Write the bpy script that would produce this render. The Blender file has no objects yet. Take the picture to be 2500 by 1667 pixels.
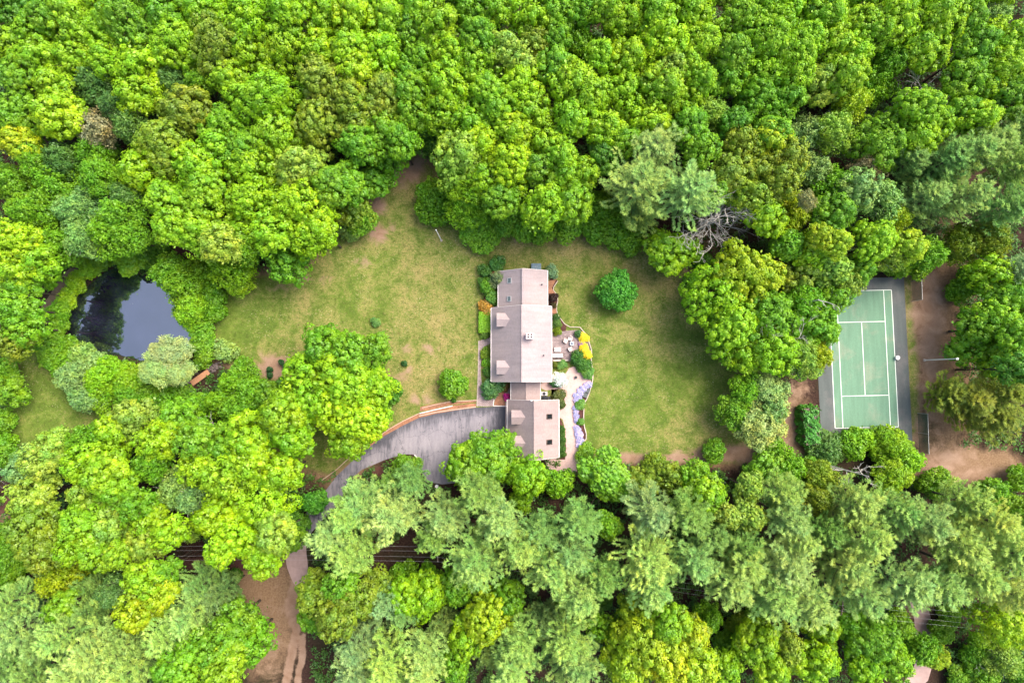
import bpy, bmesh, math, random
import numpy as np
from mathutils import Vector, Matrix

# ------------------------------------------------------------------ camera, world, sun, exposure
scene = bpy.context.scene
col = scene.collection
H = 119.0                       # drone height, metres
F = 1671.0                      # focal length in photo pixels (photo 2500 wide)
PITCH = math.radians(3.0)
cam_d = bpy.data.cameras.new('camera')
cam_d.sensor_width = 36.0
cam_d.lens = 36.0 * F / 2500.0
cam_d.clip_start = 1.0
cam_d.clip_end = 5000.0
cam = bpy.data.objects.new('camera', cam_d)
col.objects.link(cam)
cam.location = (0, 0, H)
cam.rotation_euler = (PITCH, 0, 0)
scene.camera = cam

SUN_EL, SUN_AZ = math.radians(56), math.radians(55)     # azimuth clockwise from +y
world = bpy.data.worlds.new("World")
scene.world = world
world.use_nodes = True
wn = world.node_tree.nodes
wn.clear()
sky = wn.new('ShaderNodeTexSky')
sky.sky_type = 'NISHITA'
sky.sun_disc = False
sky.sun_elevation = SUN_EL
sky.sun_rotation = SUN_AZ
sky.air_density = 1.0
sky.dust_density = 6.0
sky.ozone_density = 1.5
bg = wn.new('ShaderNodeBackground')
bg.inputs['Strength'].default_value = 0.15
wo = wn.new('ShaderNodeOutputWorld')
world.node_tree.links.new(sky.outputs[0], bg.inputs[0])
world.node_tree.links.new(bg.outputs[0], wo.inputs[0])

sun_d = bpy.data.lights.new('sun', 'SUN')
sun_d.energy = 1.2
sun_d.angle = math.radians(36)
sun_d.color = (1.0, 0.93, 0.84)
sun = bpy.data.objects.new('sun', sun_d)
col.objects.link(sun)
sd = Vector((math.sin(SUN_AZ) * math.cos(SUN_EL), math.cos(SUN_AZ) * math.cos(SUN_EL), math.sin(SUN_EL)))
sun.rotation_euler = sd.to_track_quat('Z', 'Y').to_euler()
sun.location = (60, 60, 200)

vs = scene.view_settings
vs.view_transform = 'Standard'
vs.look = 'None'
vs.gamma = 1.0
vs.exposure = 1.52

# ------------------------------------------------------------------ helpers
CT, ST = math.cos(PITCH), math.sin(PITCH)
TO = {1: (0, 0), 2: (830, 0), 3: (1660, 0), 4: (0, 550), 5: (830, 550), 6: (1660, 550),
      7: (0, 1107), 8: (830, 1107), 9: (1660, 1107)}

def W(px, py, z=0.0):
    """photo pixel (2500 wide frame) and height -> world x, y"""
    u = (px - 1250.0) / F
    v = (833.5 - py) / F
    y = v * CT + ST
    zz = v * ST - CT
    t = (H - z) / -zz
    return (u * t, y * t)

def TP(n, x, y):
    return (x / 2.8 + TO[n][0], y / 2.8 + TO[n][1])

def WT(n, x, y, z=0.0):
    return W(*TP(n, x, y), z)

def D(x, y):                    # 2352-wide view coordinates -> photo pixels
    return (x / 0.9408, y / 0.9408)

def tag(o, label=None, cat=None, group=None, kind=None):
    if label: o['label'] = label
    if cat: o['category'] = cat
    if group: o['group'] = group
    if kind: o['kind'] = kind
    return o

def link(name, me, mat=None, parent=None, loc=(0, 0, 0), rot=None, scale=None):
    o = bpy.data.objects.new(name, me)
    if mat is not None and not me.materials:
        me.materials.append(mat)
    col.objects.link(o)
    o.parent = parent
    o.location = loc
    if rot is not None: o.rotation_euler = rot
    if scale is not None: o.scale = scale
    return o

def empty(name, loc, label, cat, group=None, rz=0.0):
    o = bpy.data.objects.new(name, None)
    col.objects.link(o)
    o.location = loc
    o.rotation_euler = (0, 0, rz)
    o.empty_display_size = 0.3
    return tag(o, label, cat, group)

class MB:
    """collects boxes, prisms, tubes; one mesh object"""
    def __init__(s):
        s.v = []; s.f = []
    def add(s, vs_, fs):
        k = len(s.v)
        s.v += [tuple(p) for p in vs_]
        s.f += [tuple(i + k for i in f) for f in fs]
        return s
    def box(s, x0, x1, y0, y1, z0, z1):
        return s.add([(x0, y0, z0), (x1, y0, z0), (x1, y1, z0), (x0, y1, z0), (x0, y0, z1), (x1, y0, z1), (x1, y1, z1), (x0, y1, z1)],
                     [(3, 2, 1, 0), (4, 5, 6, 7), (0, 1, 5, 4), (1, 2, 6, 5), (2, 3, 7, 6), (3, 0, 4, 7)])
    def obox(s, cx, cy, z0, z1, lx, ly, a):
        c, n = math.cos(a), math.sin(a)
        P = [(-lx / 2, -ly / 2), (lx / 2, -ly / 2), (lx / 2, ly / 2), (-lx / 2, ly / 2)]
        P = [(cx + p * c - q * n, cy + p * n + q * c) for p, q in P]
        return s.prism(P, z0, z1)
    def prism(s, P, z0, z1):
        n = len(P)
        vv = [(x, y, z0) for x, y in P] + [(x, y, z1) for x, y in P]
        ff = [tuple(range(n - 1, -1, -1)), tuple(range(n, 2 * n))] + [(i, (i + 1) % n, n + (i + 1) % n, n + i) for i in range(n)]
        return s.add(vv, ff)
    def hexa(s, P):             # 8 points, bottom 4 then top 4
        return s.add(P, [(3, 2, 1, 0), (4, 5, 6, 7), (0, 1, 5, 4), (1, 2, 6, 5), (2, 3, 7, 6), (3, 0, 4, 7)])
    def slab(s, Q, t):          # quad with thickness t downwards along its normal
        q = [Vector(p) for p in Q]
        n = (q[1] - q[0]).cross(q[3] - q[0]).normalized()
        if n.z < 0: n = -n
        return s.hexa([p - n * t for p in q] + q)
    def tube(s, pts, rad, seg=6, cap=True):
        pts = [Vector(p) for p in pts]
        if not hasattr(rad, '__len__'): rad = [rad] * len(pts)
        k0 = len(s.v)
        for i, p in enumerate(pts):
            d = (pts[min(i + 1, len(pts) - 1)] - pts[max(i - 1, 0)]).normalized()
            a = d.cross(Vector((0, 0, 1)) if abs(d.z) < .9 else Vector((1, 0, 0))).normalized()
            b = d.cross(a)
            for j in range(seg):
                t = 2 * math.pi * j / seg
                s.v.append(tuple(p + (a * math.cos(t) + b * math.sin(t)) * rad[i]))
        for i in range(len(pts) - 1):
            for j in range(seg):
                a_, b_ = k0 + i * seg + j, k0 + i * seg + (j + 1) % seg
                s.f.append((a_, b_, b_ + seg, a_ + seg))
        if cap:
            s.f.append(tuple(k0 + j for j in range(seg - 1, -1, -1)))
            s.f.append(tuple(k0 + (len(pts) - 1) * seg + j for j in range(seg)))
        return s
    def cyl(s, x, y, z0, z1, r0, r1=None, seg=16):
        return s.tube([(x, y, z0), (x, y, z1)], [r0, r0 if r1 is None else r1], seg)
    def mesh(s, name):
        me = bpy.data.meshes.new(name)
        me.from_pydata(s.v, [], s.f)
        bm = bmesh.new(); bm.from_mesh(me)
        bmesh.ops.recalc_face_normals(bm, faces=bm.faces)
        bm.to_mesh(me); bm.free()
        me.update()
        return me
    def build(s, name, mat, parent=None, bevel=0.0, loc=(0, 0, 0), rot=None):
        o = link(name, s.mesh(name), mat, parent, loc, rot)
        if bevel:
            m = o.modifiers.new('edge', 'BEVEL'); m.width = bevel; m.segments = 2; m.limit_method = 'ANGLE'
        return o

# ------------------------------------------------------------------ materials
class NT:
    def __init__(s, name):
        s.m = bpy.data.materials.new(name)
        s.m.use_nodes = True
        s.n = s.m.node_tree.nodes; s.l = s.m.node_tree.links
        s.n.clear()
        s.out = s.n.new('ShaderNodeOutputMaterial')
    def node(s, t, **kw):
        n = s.n.new(t)
        for k, v in kw.items():
            setattr(n, k, v)
        return n
    def set(s, n, **kw):
        for k, v in kw.items():
            s.put(n.inputs[k.replace('_', ' ')], v)
        return n
    def put(s, sock, v):
        if isinstance(v, bpy.types.NodeSocket): s.l.new(v, sock)
        elif isinstance(v, tuple) and len(v) == 3 and sock.type == 'RGBA': sock.default_value = (*v, 1)
        else: sock.default_value = v
    def coord(s, scale=(1, 1, 1), which='Object'):
        c = s.node('ShaderNodeTexCoord'); mp = s.node('ShaderNodeMapping')
        s.l.new(c.outputs[which], mp.inputs[0]); mp.inputs['Scale'].default_value = scale
        return mp.outputs[0]
    def noise(s, vec, scale, detail=3, rough=0.55, dist=0.0):
        n = s.node('ShaderNodeTexNoise')
        s.l.new(vec, n.inputs['Vector'])
        n.inputs['Scale'].default_value = scale; n.inputs['Detail'].default_value = detail
        n.inputs['Roughness'].default_value = rough; n.inputs['Distortion'].default_value = dist
        return n.outputs['Fac']
    def ramp(s, fac, stops):
        r = s.node('ShaderNodeValToRGB')
        e = r.color_ramp.elements
        while len(e) < len(stops): e.new(0.5)
        for i, (p, c) in enumerate(stops):
            e[i].position = p
            e[i].color = (c, c, c, 1) if isinstance(c, (int, float)) else (*c, 1)
        s.l.new(fac, r.inputs[0])
        return r.outputs[0]
    def mix(s, fac, a, b, mode='MIX'):
        m = s.node('ShaderNodeMix', data_type='RGBA', blend_type=mode)
        s.put(m.inputs[0], fac); s.put(m.inputs[6], a); s.put(m.inputs[7], b)
        return m.outputs[2]
    def math(s, op, a, b=0.0, clamp=False):
        m = s.node('ShaderNodeMath', operation=op, use_clamp=clamp)
        s.put(m.inputs[0], a); s.put(m.inputs[1], b)
        return m.outputs[0]
    def attr(s, name):
        a = s.node('ShaderNodeAttribute'); a.attribute_name = name
        return a.outputs['Fac']
    def bump(s, h, strength, dist=0.05):
        b = s.node('ShaderNodeBump'); s.l.new(h, b.inputs['Height'])
        b.inputs['Strength'].default_value = strength; b.inputs['Distance'].default_value = dist
        return b.outputs[0]
    def principled(s, color, rough=0.8, normal=None, metallic=0.0, spec=0.3, ior=None):
        p = s.node('ShaderNodeBsdfPrincipled')
        s.put(p.inputs['Base Color'], color); s.put(p.inputs['Roughness'], rough)
        p.inputs['Metallic'].default_value = metallic
        p.inputs['Specular IOR Level'].default_value = spec
        if ior: p.inputs['IOR'].default_value = ior
        if normal is not None: s.l.new(normal, p.inputs['Normal'])
        s.l.new(p.outputs[0], s.out.inputs[0])
        return s.m

def mat_plain(name, c, rough=0.7, var=0.18, scale=6.0, metallic=0.0, spec=0.3, bump=0.15):
    t = NT(name); v = t.coord()
    n = t.noise(v, scale, 5)
    n2 = t.noise(v, scale * .18, 3)
    k = t.mix(0.5, t.ramp(n, [(.3, 1 - var), (.7, 1 + var)]), t.ramp(n2, [(.3, 1 - var), (.7, 1 + var)]))
    return t.principled(t.mix(1.0, c, k, 'MULTIPLY'), rough, t.bump(n, bump, .02), metallic, spec)

def mat_leaf(name, c=None, trans=0.20, tipc=(1.22, 1.12, .8), spread=.35):
    t = NT(name)
    if c is None:
        oi = t.node('ShaderNodeObjectInfo'); base = oi.outputs['Color']
    else:
        r = t.node('ShaderNodeRGB'); r.outputs[0].default_value = (*c, 1); base = r.outputs[0]
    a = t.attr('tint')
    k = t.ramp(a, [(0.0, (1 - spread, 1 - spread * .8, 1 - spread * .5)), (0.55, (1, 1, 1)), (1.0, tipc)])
    vv = t.coord(); nn = t.noise(vv, .42, 3, .6)
    k2 = t.ramp(nn, [(.34, (.74, .90, .95)), (.5, (1, 1, 1)), (.66, (1.24, 1.06, .9))])
    c2 = t.mix(1.0, t.mix(1.0, base, k, 'MULTIPLY'), k2, 'MULTIPLY')
    d = t.node('ShaderNodeBsdfDiffuse'); t.put(d.inputs['Color'], c2)
    tr = t.node('ShaderNodeBsdfTranslucent'); t.put(tr.inputs['Color'], t.mix(1.0, c2, (1.05, 1.1, .6), 'MULTIPLY'))
    g = t.node('ShaderNodeBsdfGlossy'); g.inputs['Roughness'].default_value = .45; g.inputs['Color'].default_value = (.9, 1, .9, 1)
    m1 = t.node('ShaderNodeMixShader'); m1.inputs[0].default_value = trans
    t.l.new(d.outputs[0], m1.inputs[1]); t.l.new(tr.outputs[0], m1.inputs[2])
    m2 = t.node('ShaderNodeMixShader'); m2.inputs[0].default_value = .025
    t.l.new(m1.outputs[0], m2.inputs[1]); t.l.new(g.outputs[0], m2.inputs[2])
    t.l.new(m2.outputs[0], t.out.inputs[0])
    return t.m

def mat_ground():
    """forest litter; attributes grass / dry / bare / lush (painted where the grass, straw and soil really are)"""
    t = NT('ground_cover'); v = t.coord()
    fine = t.noise(v, 3.2, 6, .7); mid = t.noise(v, .34, 9, .68, .5); big = t.noise(v, .09, 4, .6, .4); vfine = t.noise(v, 9.0, 4, .75)
    litter = t.mix(t.ramp(fine, [(.35, 0.0), (.65, 1.0)]), (.018, .010, .008), (.060, .034, .024))
    litter = t.mix(t.ramp(big, [(.45, 0.0), (.6, .6)]), litter, (.020, .028, .010))
    bare = t.mix(t.ramp(mid, [(.35, 0.0), (.65, 1.0)]), (.215, .130, .082), (.34, .235, .165))
    bare = t.mix(t.ramp(vfine, [(.35, .55), (.65, 0.0)]), bare, (.14, .085, .05))
    red = t.mix(t.ramp(fine, [(.3, 0.0), (.7, 1.0)]), (.120, .072, .040), (.25, .165, .095))
    lush = t.mix(t.ramp(mid, [(.3, 0.0), (.7, 1.0)]), (.062, .108, .015), (.150, .225, .030))
    dryc = t.mix(t.ramp(fine, [(.3, 0.0), (.7, 1.0)]), (.175, .155, .048), (.350, .275, .115))
    da = t.attr('dry')
    dn = t.math('ADD', t.math('MULTIPLY', t.ramp(mid, [(.40, 0.0), (.60, 1.0)]), .70), t.math('MULTIPLY', t.ramp(fine, [(.40, 0.0), (.60, 1.0)]), .45))
    dry = t.math('ADD', t.math('SUBTRACT', dn, .60), da, True)
    g = t.mix(dry, lush, dryc)
    g = t.mix(t.ramp(t.noise(v, 1.5, 9, .8), [(.36, .85), (.5, 0.0)]), g, (.052, .066, .012))
    g = t.mix(t.ramp(t.noise(v, 2.1, 9, .8), [(.54, 0.0), (.68, .6)]), g, (.30, .26, .11))
    g = t.mix(t.ramp(vfine, [(.34, .85), (.52, 0.0)]), g, (.050, .060, .012))            # tufts
    wee = t.ramp(t.noise(v, 4.2, 3, .55), [(.62, 0.0), (.70, 1.0)])                      # pale seed heads and dandelions
    wee = t.math('MULTIPLY', wee, t.ramp(t.noise(v, .16, 4), [(.46, 0.0), (.60, .9)]))
    g = t.mix(wee, g, (.42, .38, .24))
    ga = t.math('ADD', t.attr('grass'), t.math('MULTIPLY', t.math('SUBTRACT', fine, .5), .9))
    gm = t.ramp(ga, [(.35, 0.0), (.65, 1.0)])
    rm = t.ramp(t.math('ADD', t.attr('straw'), t.math('MULTIPLY', t.math('SUBTRACT', mid, .5), .8)), [(.35, 0.0), (.65, 1.0)])
    bm_ = t.ramp(t.math('ADD', t.attr('bare'), t.math('MULTIPLY', t.math('SUBTRACT', mid, .5), 1.4)), [(.25, 0.0), (.60, 1.0)])
    c = t.mix(rm, litter, red)
    c = t.mix(gm, c, g)
    c = t.mix(bm_, c, bare)
    return t.principled(c, .95, t.bump(fine, .6, .08), spec=.1)

def mat_asphalt():
    t = NT('driveway_asphalt'); v = t.coord()
    s_ = t.coord((1.5, .22, 1))
    n = t.noise(s_, 1.4, 5, .7); big = t.noise(v, .22, 3); fine = t.noise(v, 14, 3)
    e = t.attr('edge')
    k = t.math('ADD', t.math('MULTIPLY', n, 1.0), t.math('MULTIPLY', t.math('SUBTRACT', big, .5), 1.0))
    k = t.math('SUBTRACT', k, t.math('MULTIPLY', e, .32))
    c = t.ramp(k, [(.20, (.070, .070, .082)), (.36, (.150, .142, .160)), (.52, (.225, .208, .228)), (.8, (.275, .252, .268))])
    c = t.mix(t.ramp(fine, [(.35, .35), (.6, 0.0)]), c, (.09, .085, .095))
    vo = t.node('ShaderNodeTexVoronoi', feature='DISTANCE_TO_EDGE'); vo.inputs['Scale'].default_value = .30
    w = t.node('ShaderNodeVectorMath', operation='ADD')
    nz = t.node('ShaderNodeTexNoise'); nz.inputs['Scale'].default_value = 1.5; t.l.new(v, nz.inputs['Vector'])
    t.l.new(v, w.inputs[0]); t.l.new(nz.outputs['Color'], w.inputs[1]); t.l.new(w.outputs[0], vo.inputs['Vector'])
    crack = t.ramp(vo.outputs['Distance'], [(.003, .55), (.012, 0.0)])
    c = t.mix(crack, c, (.03, .03, .04))
    return t.principled(c, .85, t.bump(fine, .3, .02), spec=.25)

def mat_roof(name, a, b):
    t = NT(name)
    c = t.node('ShaderNodeTexCoord'); v = c.outputs['Object']
    se = t.node('ShaderNodeSeparateXYZ'); t.l.new(v, se.inputs[0])
    row = t.math('FRACT', t.math('MULTIPLY', se.outputs['X'], 1 / .16))
    rowm = t.ramp(row, [(0.0, .86), (.12, 1.0), (1.0, 1.0)])
    br = t.node('ShaderNodeTexNoise'); br.inputs['Scale'].default_value = 1.0
    mp = t.node('ShaderNodeMapping'); mp.inputs['Scale'].default_value = (6, 2.4, 6); t.l.new(v, mp.inputs[0]); t.l.new(mp.outputs[0], br.inputs['Vector'])
    br.inputs['Detail'].default_value = 4
    mp2 = t.node('ShaderNodeMapping'); mp2.inputs['Scale'].default_value = (.25, 1.6, .25); t.l.new(v, mp2.inputs[0])
    st = t.noise(mp2.outputs[0], 1.0, 4, .6)
    bg_ = t.noise(v, .25, 4, .6)
    k = t.mix(t.ramp(br.outputs['Fac'], [(.3, 0.0), (.7, 1.0)]), a, b)
    k = t.mix(1.0, k, t.ramp(st, [(.3, .88), (.7, 1.07)]), 'MULTIPLY')
    k = t.mix(1.0, k, t.ramp(bg_, [(.3, (.88, .9, .93)), (.7, (1.08, 1.05, 1.03))]), 'MULTIPLY')
    k = t.mix(1.0, k, rowm, 'MULTIPLY')
    return t.principled(k, .88, t.bump(row, .25, .02), spec=.2)

def mat_court(name, c, worn, line=False):
    t = NT(name); v = t.coord()
    n = t.noise(v, .22, 5, .65, .3); f = t.noise(v, 5, 5, .7); st = t.noise(t.coord((1.2, .15, 1)), 1, 4)
    k = t.mix(t.ramp(n, [(.5, 0.0), (.72, .75)]), c, worn)
    k = t.mix(1.0, k, t.ramp(f, [(.3, .88), (.7, 1.08)]), 'MULTIPLY')
    k = t.mix(1.0, k, t.ramp(st, [(.3, .88), (.7, 1.1)]), 'MULTIPLY')
    return t.principled(k, .8, t.bump(f, .12, .01), spec=.25)

def mat_water():
    t = NT('pond_water'); v = t.coord()
    n = t.noise(v, 1.2, 4, .6); n2 = t.noise(v, .25, 3, .6)
    c = t.mix(t.ramp(n2, [(.4, 0.0), (.65, 1.0)]), (.006, .006, .012), (.014, .015, .030))
    scum = t.math('MULTIPLY', t.ramp(t.noise(v, 2.2, 5, .8), [(.60, 0.0), (.68, .5)]), t.ramp(n2, [(.5, 0.0), (.62, 1.0)]))
    c = t.mix(scum, c, (.06, .05, .035))
    r = t.ramp(scum, [(0.0, .035), (.5, .35)])
    return t.principled(c, r, t.bump(n, .03, .03), spec=1.0, ior=2.3)

def mat_wood(name, c):
    t = NT(name); v = t.coord()
    w = t.noise(t.coord((14, 1.2, 6)), 1.0, 4, .6)
    k = t.mix(1.0, c, t.ramp(w, [(.3, .72), (.7, 1.22)]), 'MULTIPLY')
    return t.principled(k, .8, t.bump(w, .3, .01), spec=.2)

def mat_pavers(name, a, b, g, scale=1.0, w=.22, h=.11):
    t = NT(name); v = t.coord()
    n0 = t.noise(v, 2.0, 3)
    b_ = t.node('ShaderNodeTexBrick'); t.l.new(v, b_.inputs['Vector'])
    t.set(b_, Color1=(*a, 1), Color2=(*b, 1), Mortar=(*g, 1), Scale=scale)
    b_.inputs['Mortar Size'].default_value = .012; b_.inputs['Brick Width'].default_value = w; b_.inputs['Row Height'].default_value = h
    k = t.mix(1.0, b_.outputs['Color'], t.ramp(n0, [(.3, .8), (.7, 1.2)]), 'MULTIPLY')
    return t.principled(k, .85, t.bump(b_.outputs['Fac'], -.3, .01), spec=.2)

def mat_bark(name, c):
    t = NT(name); v = t.coord((6, 6, 1.2))
    n = t.noise(v, 3, 5, .7)
    return t.principled(t.mix(1.0, c, t.ramp(n, [(.3, .6), (.7, 1.3)]), 'MULTIPLY'), .9, t.bump(n, .5, .03), spec=.1)

M = {}
M['ground'] = mat_ground()
M['leaf'] = mat_leaf('broad_leaves')
M['needle'] = mat_leaf('pine_needles', trans=.22, tipc=(1.35, 1.22, 1.0), spread=.45)
M['bark'] = mat_bark('tree_bark', (.075, .060, .045))
M['birch'] = mat_bark('pale_bark', (.42, .40, .36))
M['dead'] = mat_bark('dead_wood', (.40, .375, .335))
M['asphalt'] = mat_asphalt()
M['roof'] = mat_roof('roof_shingles', (.305, .248, .240), (.355, .292, .284))
M['roof2'] = mat_roof('garage_shingles', (.275, .212, .198), (.325, .256, .242))
M['trim'] = mat_plain('white_trim', (.68, .62, .58), .6, .08)
M['siding'] = mat_plain('grey_siding', (.30, .24, .21), .8, .12)
M['glass'] = mat_plain('dark_glass', (.012, .014, .018), .12, .1, spec=.6, bump=0)
M['glass2'] = mat_plain('pale_glass', (.10, .13, .14), .12, .1, spec=.6, bump=0)
M['brick'] = mat_plain('chimney_render', (.58, .47, .45), .85, .15)
M['dark'] = mat_plain('dark_metal', (.02, .022, .028), .5, .2)
M['soot'] = mat_plain('sooty_flue', (.01, .008, .008), .9, .2)
M['steel'] = mat_plain('painted_steel', (.17, .24, .29), .5, .15, metallic=.2)
M['galv'] = mat_plain('galvanised_steel', (.46, .47, .47), .45, .1, metallic=.5)
M['grey'] = mat_plain('grey_box', (.42, .40, .43), .6, .12)
M['white'] = mat_plain('white_paint', (.70, .68, .66), .5, .05)
M['cushion'] = mat_plain('cream_cushion', (.62, .52, .48), .9, .08)
M['frame'] = mat_plain('dark_frame', (.09, .06, .045), .6, .15)
M['bluegrey'] = mat_plain('blue_grey_top', (.36, .42, .52), .5, .1)
M['court'] = mat_court('court_green', (.120, .225, .145), (.24, .25, .18))
M['apron'] = mat_court('court_apron', (.088, .102, .096), (.16, .145, .14))
M['line'] = mat_plain('line_paint', (.68, .72, .64), .7, .07)
M['water'] = mat_water()
M['deck'] = mat_wood('bridge_planks', (.36, .185, .10))
M['timber'] = mat_wood('landscape_timber', (.46, .33, .25))
M['pole'] = mat_wood('pole_wood', (.17, .13, .10))
M['stone'] = mat_plain('edging_stone', (.42, .35, .30), .85, .3, 5)
M['rock'] = mat_plain('dark_stone', (.12, .095, .09), .9, .5, 2.2)
M['paver'] = mat_pavers('patio_pavers', (.20, .155, .155), (.27, .21, .205), (.10, .08, .08), 1.0, .5, .25)
M['paver2'] = mat_pavers('walk_pavers', (.27, .20, .19), (.35, .28, .27), (.13, .10, .09), 1.0, .34, .2)
M['gravel'] = mat_plain('pink_gravel', (.44, .31, .275), .95, .22, 3.0, bump=.4)
M['mulch'] = mat_plain('orange_mulch', (.27, .130, .075), .95, .5, 4.0, bump=.6)
M['mulchd'] = mat_plain('dark_mulch', (.075, .032, .024), .95, .5, 4.0, bump=.6)
M['track'] = mat_plain('dirt_track', (.50, .36, .30), .95, .2, 2.0, bump=.4)
M['road'] = mat_plain('pink_dirt_road', (.36, .25, .22), .95, .22, 1.6, bump=.4)
M['path'] = mat_plain('trodden_path', (.155, .112, .062), .95, .35, 1.5, bump=.4)
M['mesh'] = None
M['wire'] = mat_plain('wire_metal', (.42, .42, .43), .5, .05)
M['mag'] = mat_leaf('magenta_flowers', (.62, .03, .26), .15)
M['yel'] = mat_leaf('yellow_flowers', (.78, .62, .02), .2, (1.1, 1.1, 1.1), .22)
M['lav'] = mat_leaf('lavender_flowers', (.40, .355, .60), .15, (1.5, 1.45, 1.2), .35)
M['wfl'] = mat_leaf('white_flowers', (.72, .78, .72), .15, (1.1, 1.05, 1.05), .25)
M['pur'] = mat_leaf('purple_flowers', (.40, .20, .42), .15, (1.5, 1.45, 1.2), .35)
M['gr'] = mat_leaf('garden_leaves', (.10, .23, .03))

# ------------------------------------------------------------------ foliage meshes (numpy)
def leaf_mesh(name, P, N, size, tint, aspect=1.5, rng=None, mat=None, tri=False, axis=None):
    """one quad (or blade) per row of P, facing N, with a per leaf tint"""
    n = len(P)
    N = N / (np.linalg.norm(N, axis=1, keepdims=True) + 1e-9)
    if axis is None:
        A = rng.normal(size=(n, 3))
    else:
        A = axis
    U = A - N * np.sum(A * N, axis=1, keepdims=True)
    U /= (np.linalg.norm(U, axis=1, keepdims=True) + 1e-9)
    V = np.cross(N, U)
    su = (size * .5 * aspect)[:, None]; sv = (size * .5)[:, None]
    if tri:
        vv = np.stack([P - V * sv, P + V * sv, P + U * su * 2], 1)
        k = 3
    else:
        vv = np.stack([P - U * su, P - V * sv, P + U * su, P + V * sv], 1)
        k = 4
    me = bpy.data.meshes.new(name)
    me.vertices.add(n * k); me.loops.add(n * k); me.polygons.add(n)
    me.vertices.foreach_set('co', vv.reshape(-1).astype(np.float32))
    me.loops.foreach_set('vertex_index', np.arange(n * k, dtype=np.int32))
    me.polygons.foreach_set('loop_start', np.arange(0, n * k, k, dtype=np.int32))
    me.polygons.foreach_set('loop_total', np.full(n, k, dtype=np.int32))
    at = me.attributes.new('tint', 'FLOAT', 'POINT')
    at.data.foreach_set('value', np.repeat(tint, k).astype(np.float32))
    me.update(calc_edges=True)
    if mat: me.materials.append(mat)
    return me

def fib(n):
    i = np.arange(n) + .5
    ph = np.arccos(1 - 2 * i / n); th = math.pi * (1 + 5 ** .5) * i
    return np.stack([np.cos(th) * np.sin(ph), np.sin(th) * np.sin(ph), np.cos(ph)], 1)

def crown_broad(name, seed, R, nlobe=9, fl=.80, leaf=.25, per=44, kz=.9, lobe_r=.42, messy=.45, dome=.55, sparse=0.0, mat=None, low=-.55, fill=.3, rad=.14):
    rng = np.random.default_rng(seed)
    lobes = [(np.array([0, 0, R * kz * .45]), R * lobe_r * 1.15)]
    for i in range(nlobe):
        a = 2 * math.pi * (i + rng.uniform(-.3, .3)) / nlobe
        d = R * rng.uniform(.38, .76); z = R * kz * rng.uniform(-.38, .28)
        lobes.append((np.array([math.cos(a) * d, math.sin(a) * d, z]), R * lobe_r * rng.uniform(.58, 1.12)))
    for i in range(max(3, nlobe // 2)):
        a = rng.uniform(0, 6.28); d = R * rng.uniform(.2, .45)
        lobes.append((np.array([math.cos(a) * d, math.sin(a) * d, R * kz * rng.uniform(.25, .5)]), R * lobe_r * rng.uniform(.6, .85)))
    C, Nn = [], []
    for k, (c, r) in enumerate(lobes):
        m = max(12, int(4 * math.pi * r * r / (fl * fl)))
        q = fib(m) @ np.array(Matrix.Rotation(rng.uniform(0, 6), 3, 'Z')).T
        q = q + rng.normal(size=q.shape) * .12
        q /= np.linalg.norm(q, axis=1, keepdims=True)
        p = c + q * r * rng.uniform(1 - rad, 1 + rad * .9, (m, 1))
        keep = q[:, 2] > low
        for j, (c2, r2) in enumerate(lobes):
            if j != k: keep &= np.linalg.norm(p - c2, axis=1) > r2 * .93
        C.append(p[keep]); Nn.append(q[keep])
    C = np.concatenate(C); Nn = np.concatenate(Nn)
    if sparse > 0:
        keep = rng.random(len(C)) > sparse
        C, Nn = C[keep], Nn[keep]
    Nn[:, 2] += .35; Nn /= np.linalg.norm(Nn, axis=1, keepdims=True)
    nf = len(C)
    fr = fl * dome * rng.uniform(.55, 1.35, nf)
    ft = np.clip(rng.normal(size=nf) * .17 + .5, .1, .95)
    idx = np.repeat(np.arange(nf), per)
    q = rng.normal(size=(nf * per, 3)); q /= np.linalg.norm(q, axis=1, keepdims=True)
    s = np.sum(q * Nn[idx], 1)
    q = np.where((s < -.15)[:, None], q - 2 * s[:, None] * Nn[idx], q)
    rr = fr[idx] * rng.uniform(.68, 1.10, nf * per)
    sq = rng.uniform(.7, 1.35, (nf, 3))[idx]
    P = C[idx] + q * rr[:, None] * sq
    s = np.sum(q * Nn[idx], 1)
    NN = q + Nn[idx] * .35 + rng.normal(size=q.shape) * messy + np.array([0, 0, .25])
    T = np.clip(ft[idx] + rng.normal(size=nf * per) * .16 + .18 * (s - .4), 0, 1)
    S = leaf * rng.uniform(.65, 1.3, nf * per)
    # twig leaves inside the surface, tinted darker to paint shade into the gaps
    mfill = int(nf * per * fill)
    j = rng.integers(0, nf, mfill)
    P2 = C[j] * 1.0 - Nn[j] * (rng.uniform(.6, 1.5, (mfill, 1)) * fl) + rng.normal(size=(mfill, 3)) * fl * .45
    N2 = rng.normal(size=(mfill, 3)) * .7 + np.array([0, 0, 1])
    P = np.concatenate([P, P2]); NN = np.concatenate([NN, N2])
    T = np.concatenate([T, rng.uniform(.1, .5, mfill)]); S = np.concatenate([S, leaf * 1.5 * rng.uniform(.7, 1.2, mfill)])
    return leaf_mesh(name, P, NN, S, T, 1.45, rng, mat or M['leaf'])

def crown_shell(name, seed, fn, n, leaf, mat, messy=.5, top=.3):
    """leaf shell over a surface: fn(rng, n) -> points, normals"""
    rng = np.random.default_rng(seed)
    P, N = fn(rng, n)
    P = P + rng.normal(size=P.shape) * leaf * .35
    T = np.clip(rng.normal(size=n) * .22 + .5, 0, 1)
    return leaf_mesh(name, P, N + rng.normal(size=N.shape) * messy + np.array([0, 0, top]), leaf * rng.uniform(.6, 1.3, n), T, 1.4, rng, mat)

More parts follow.
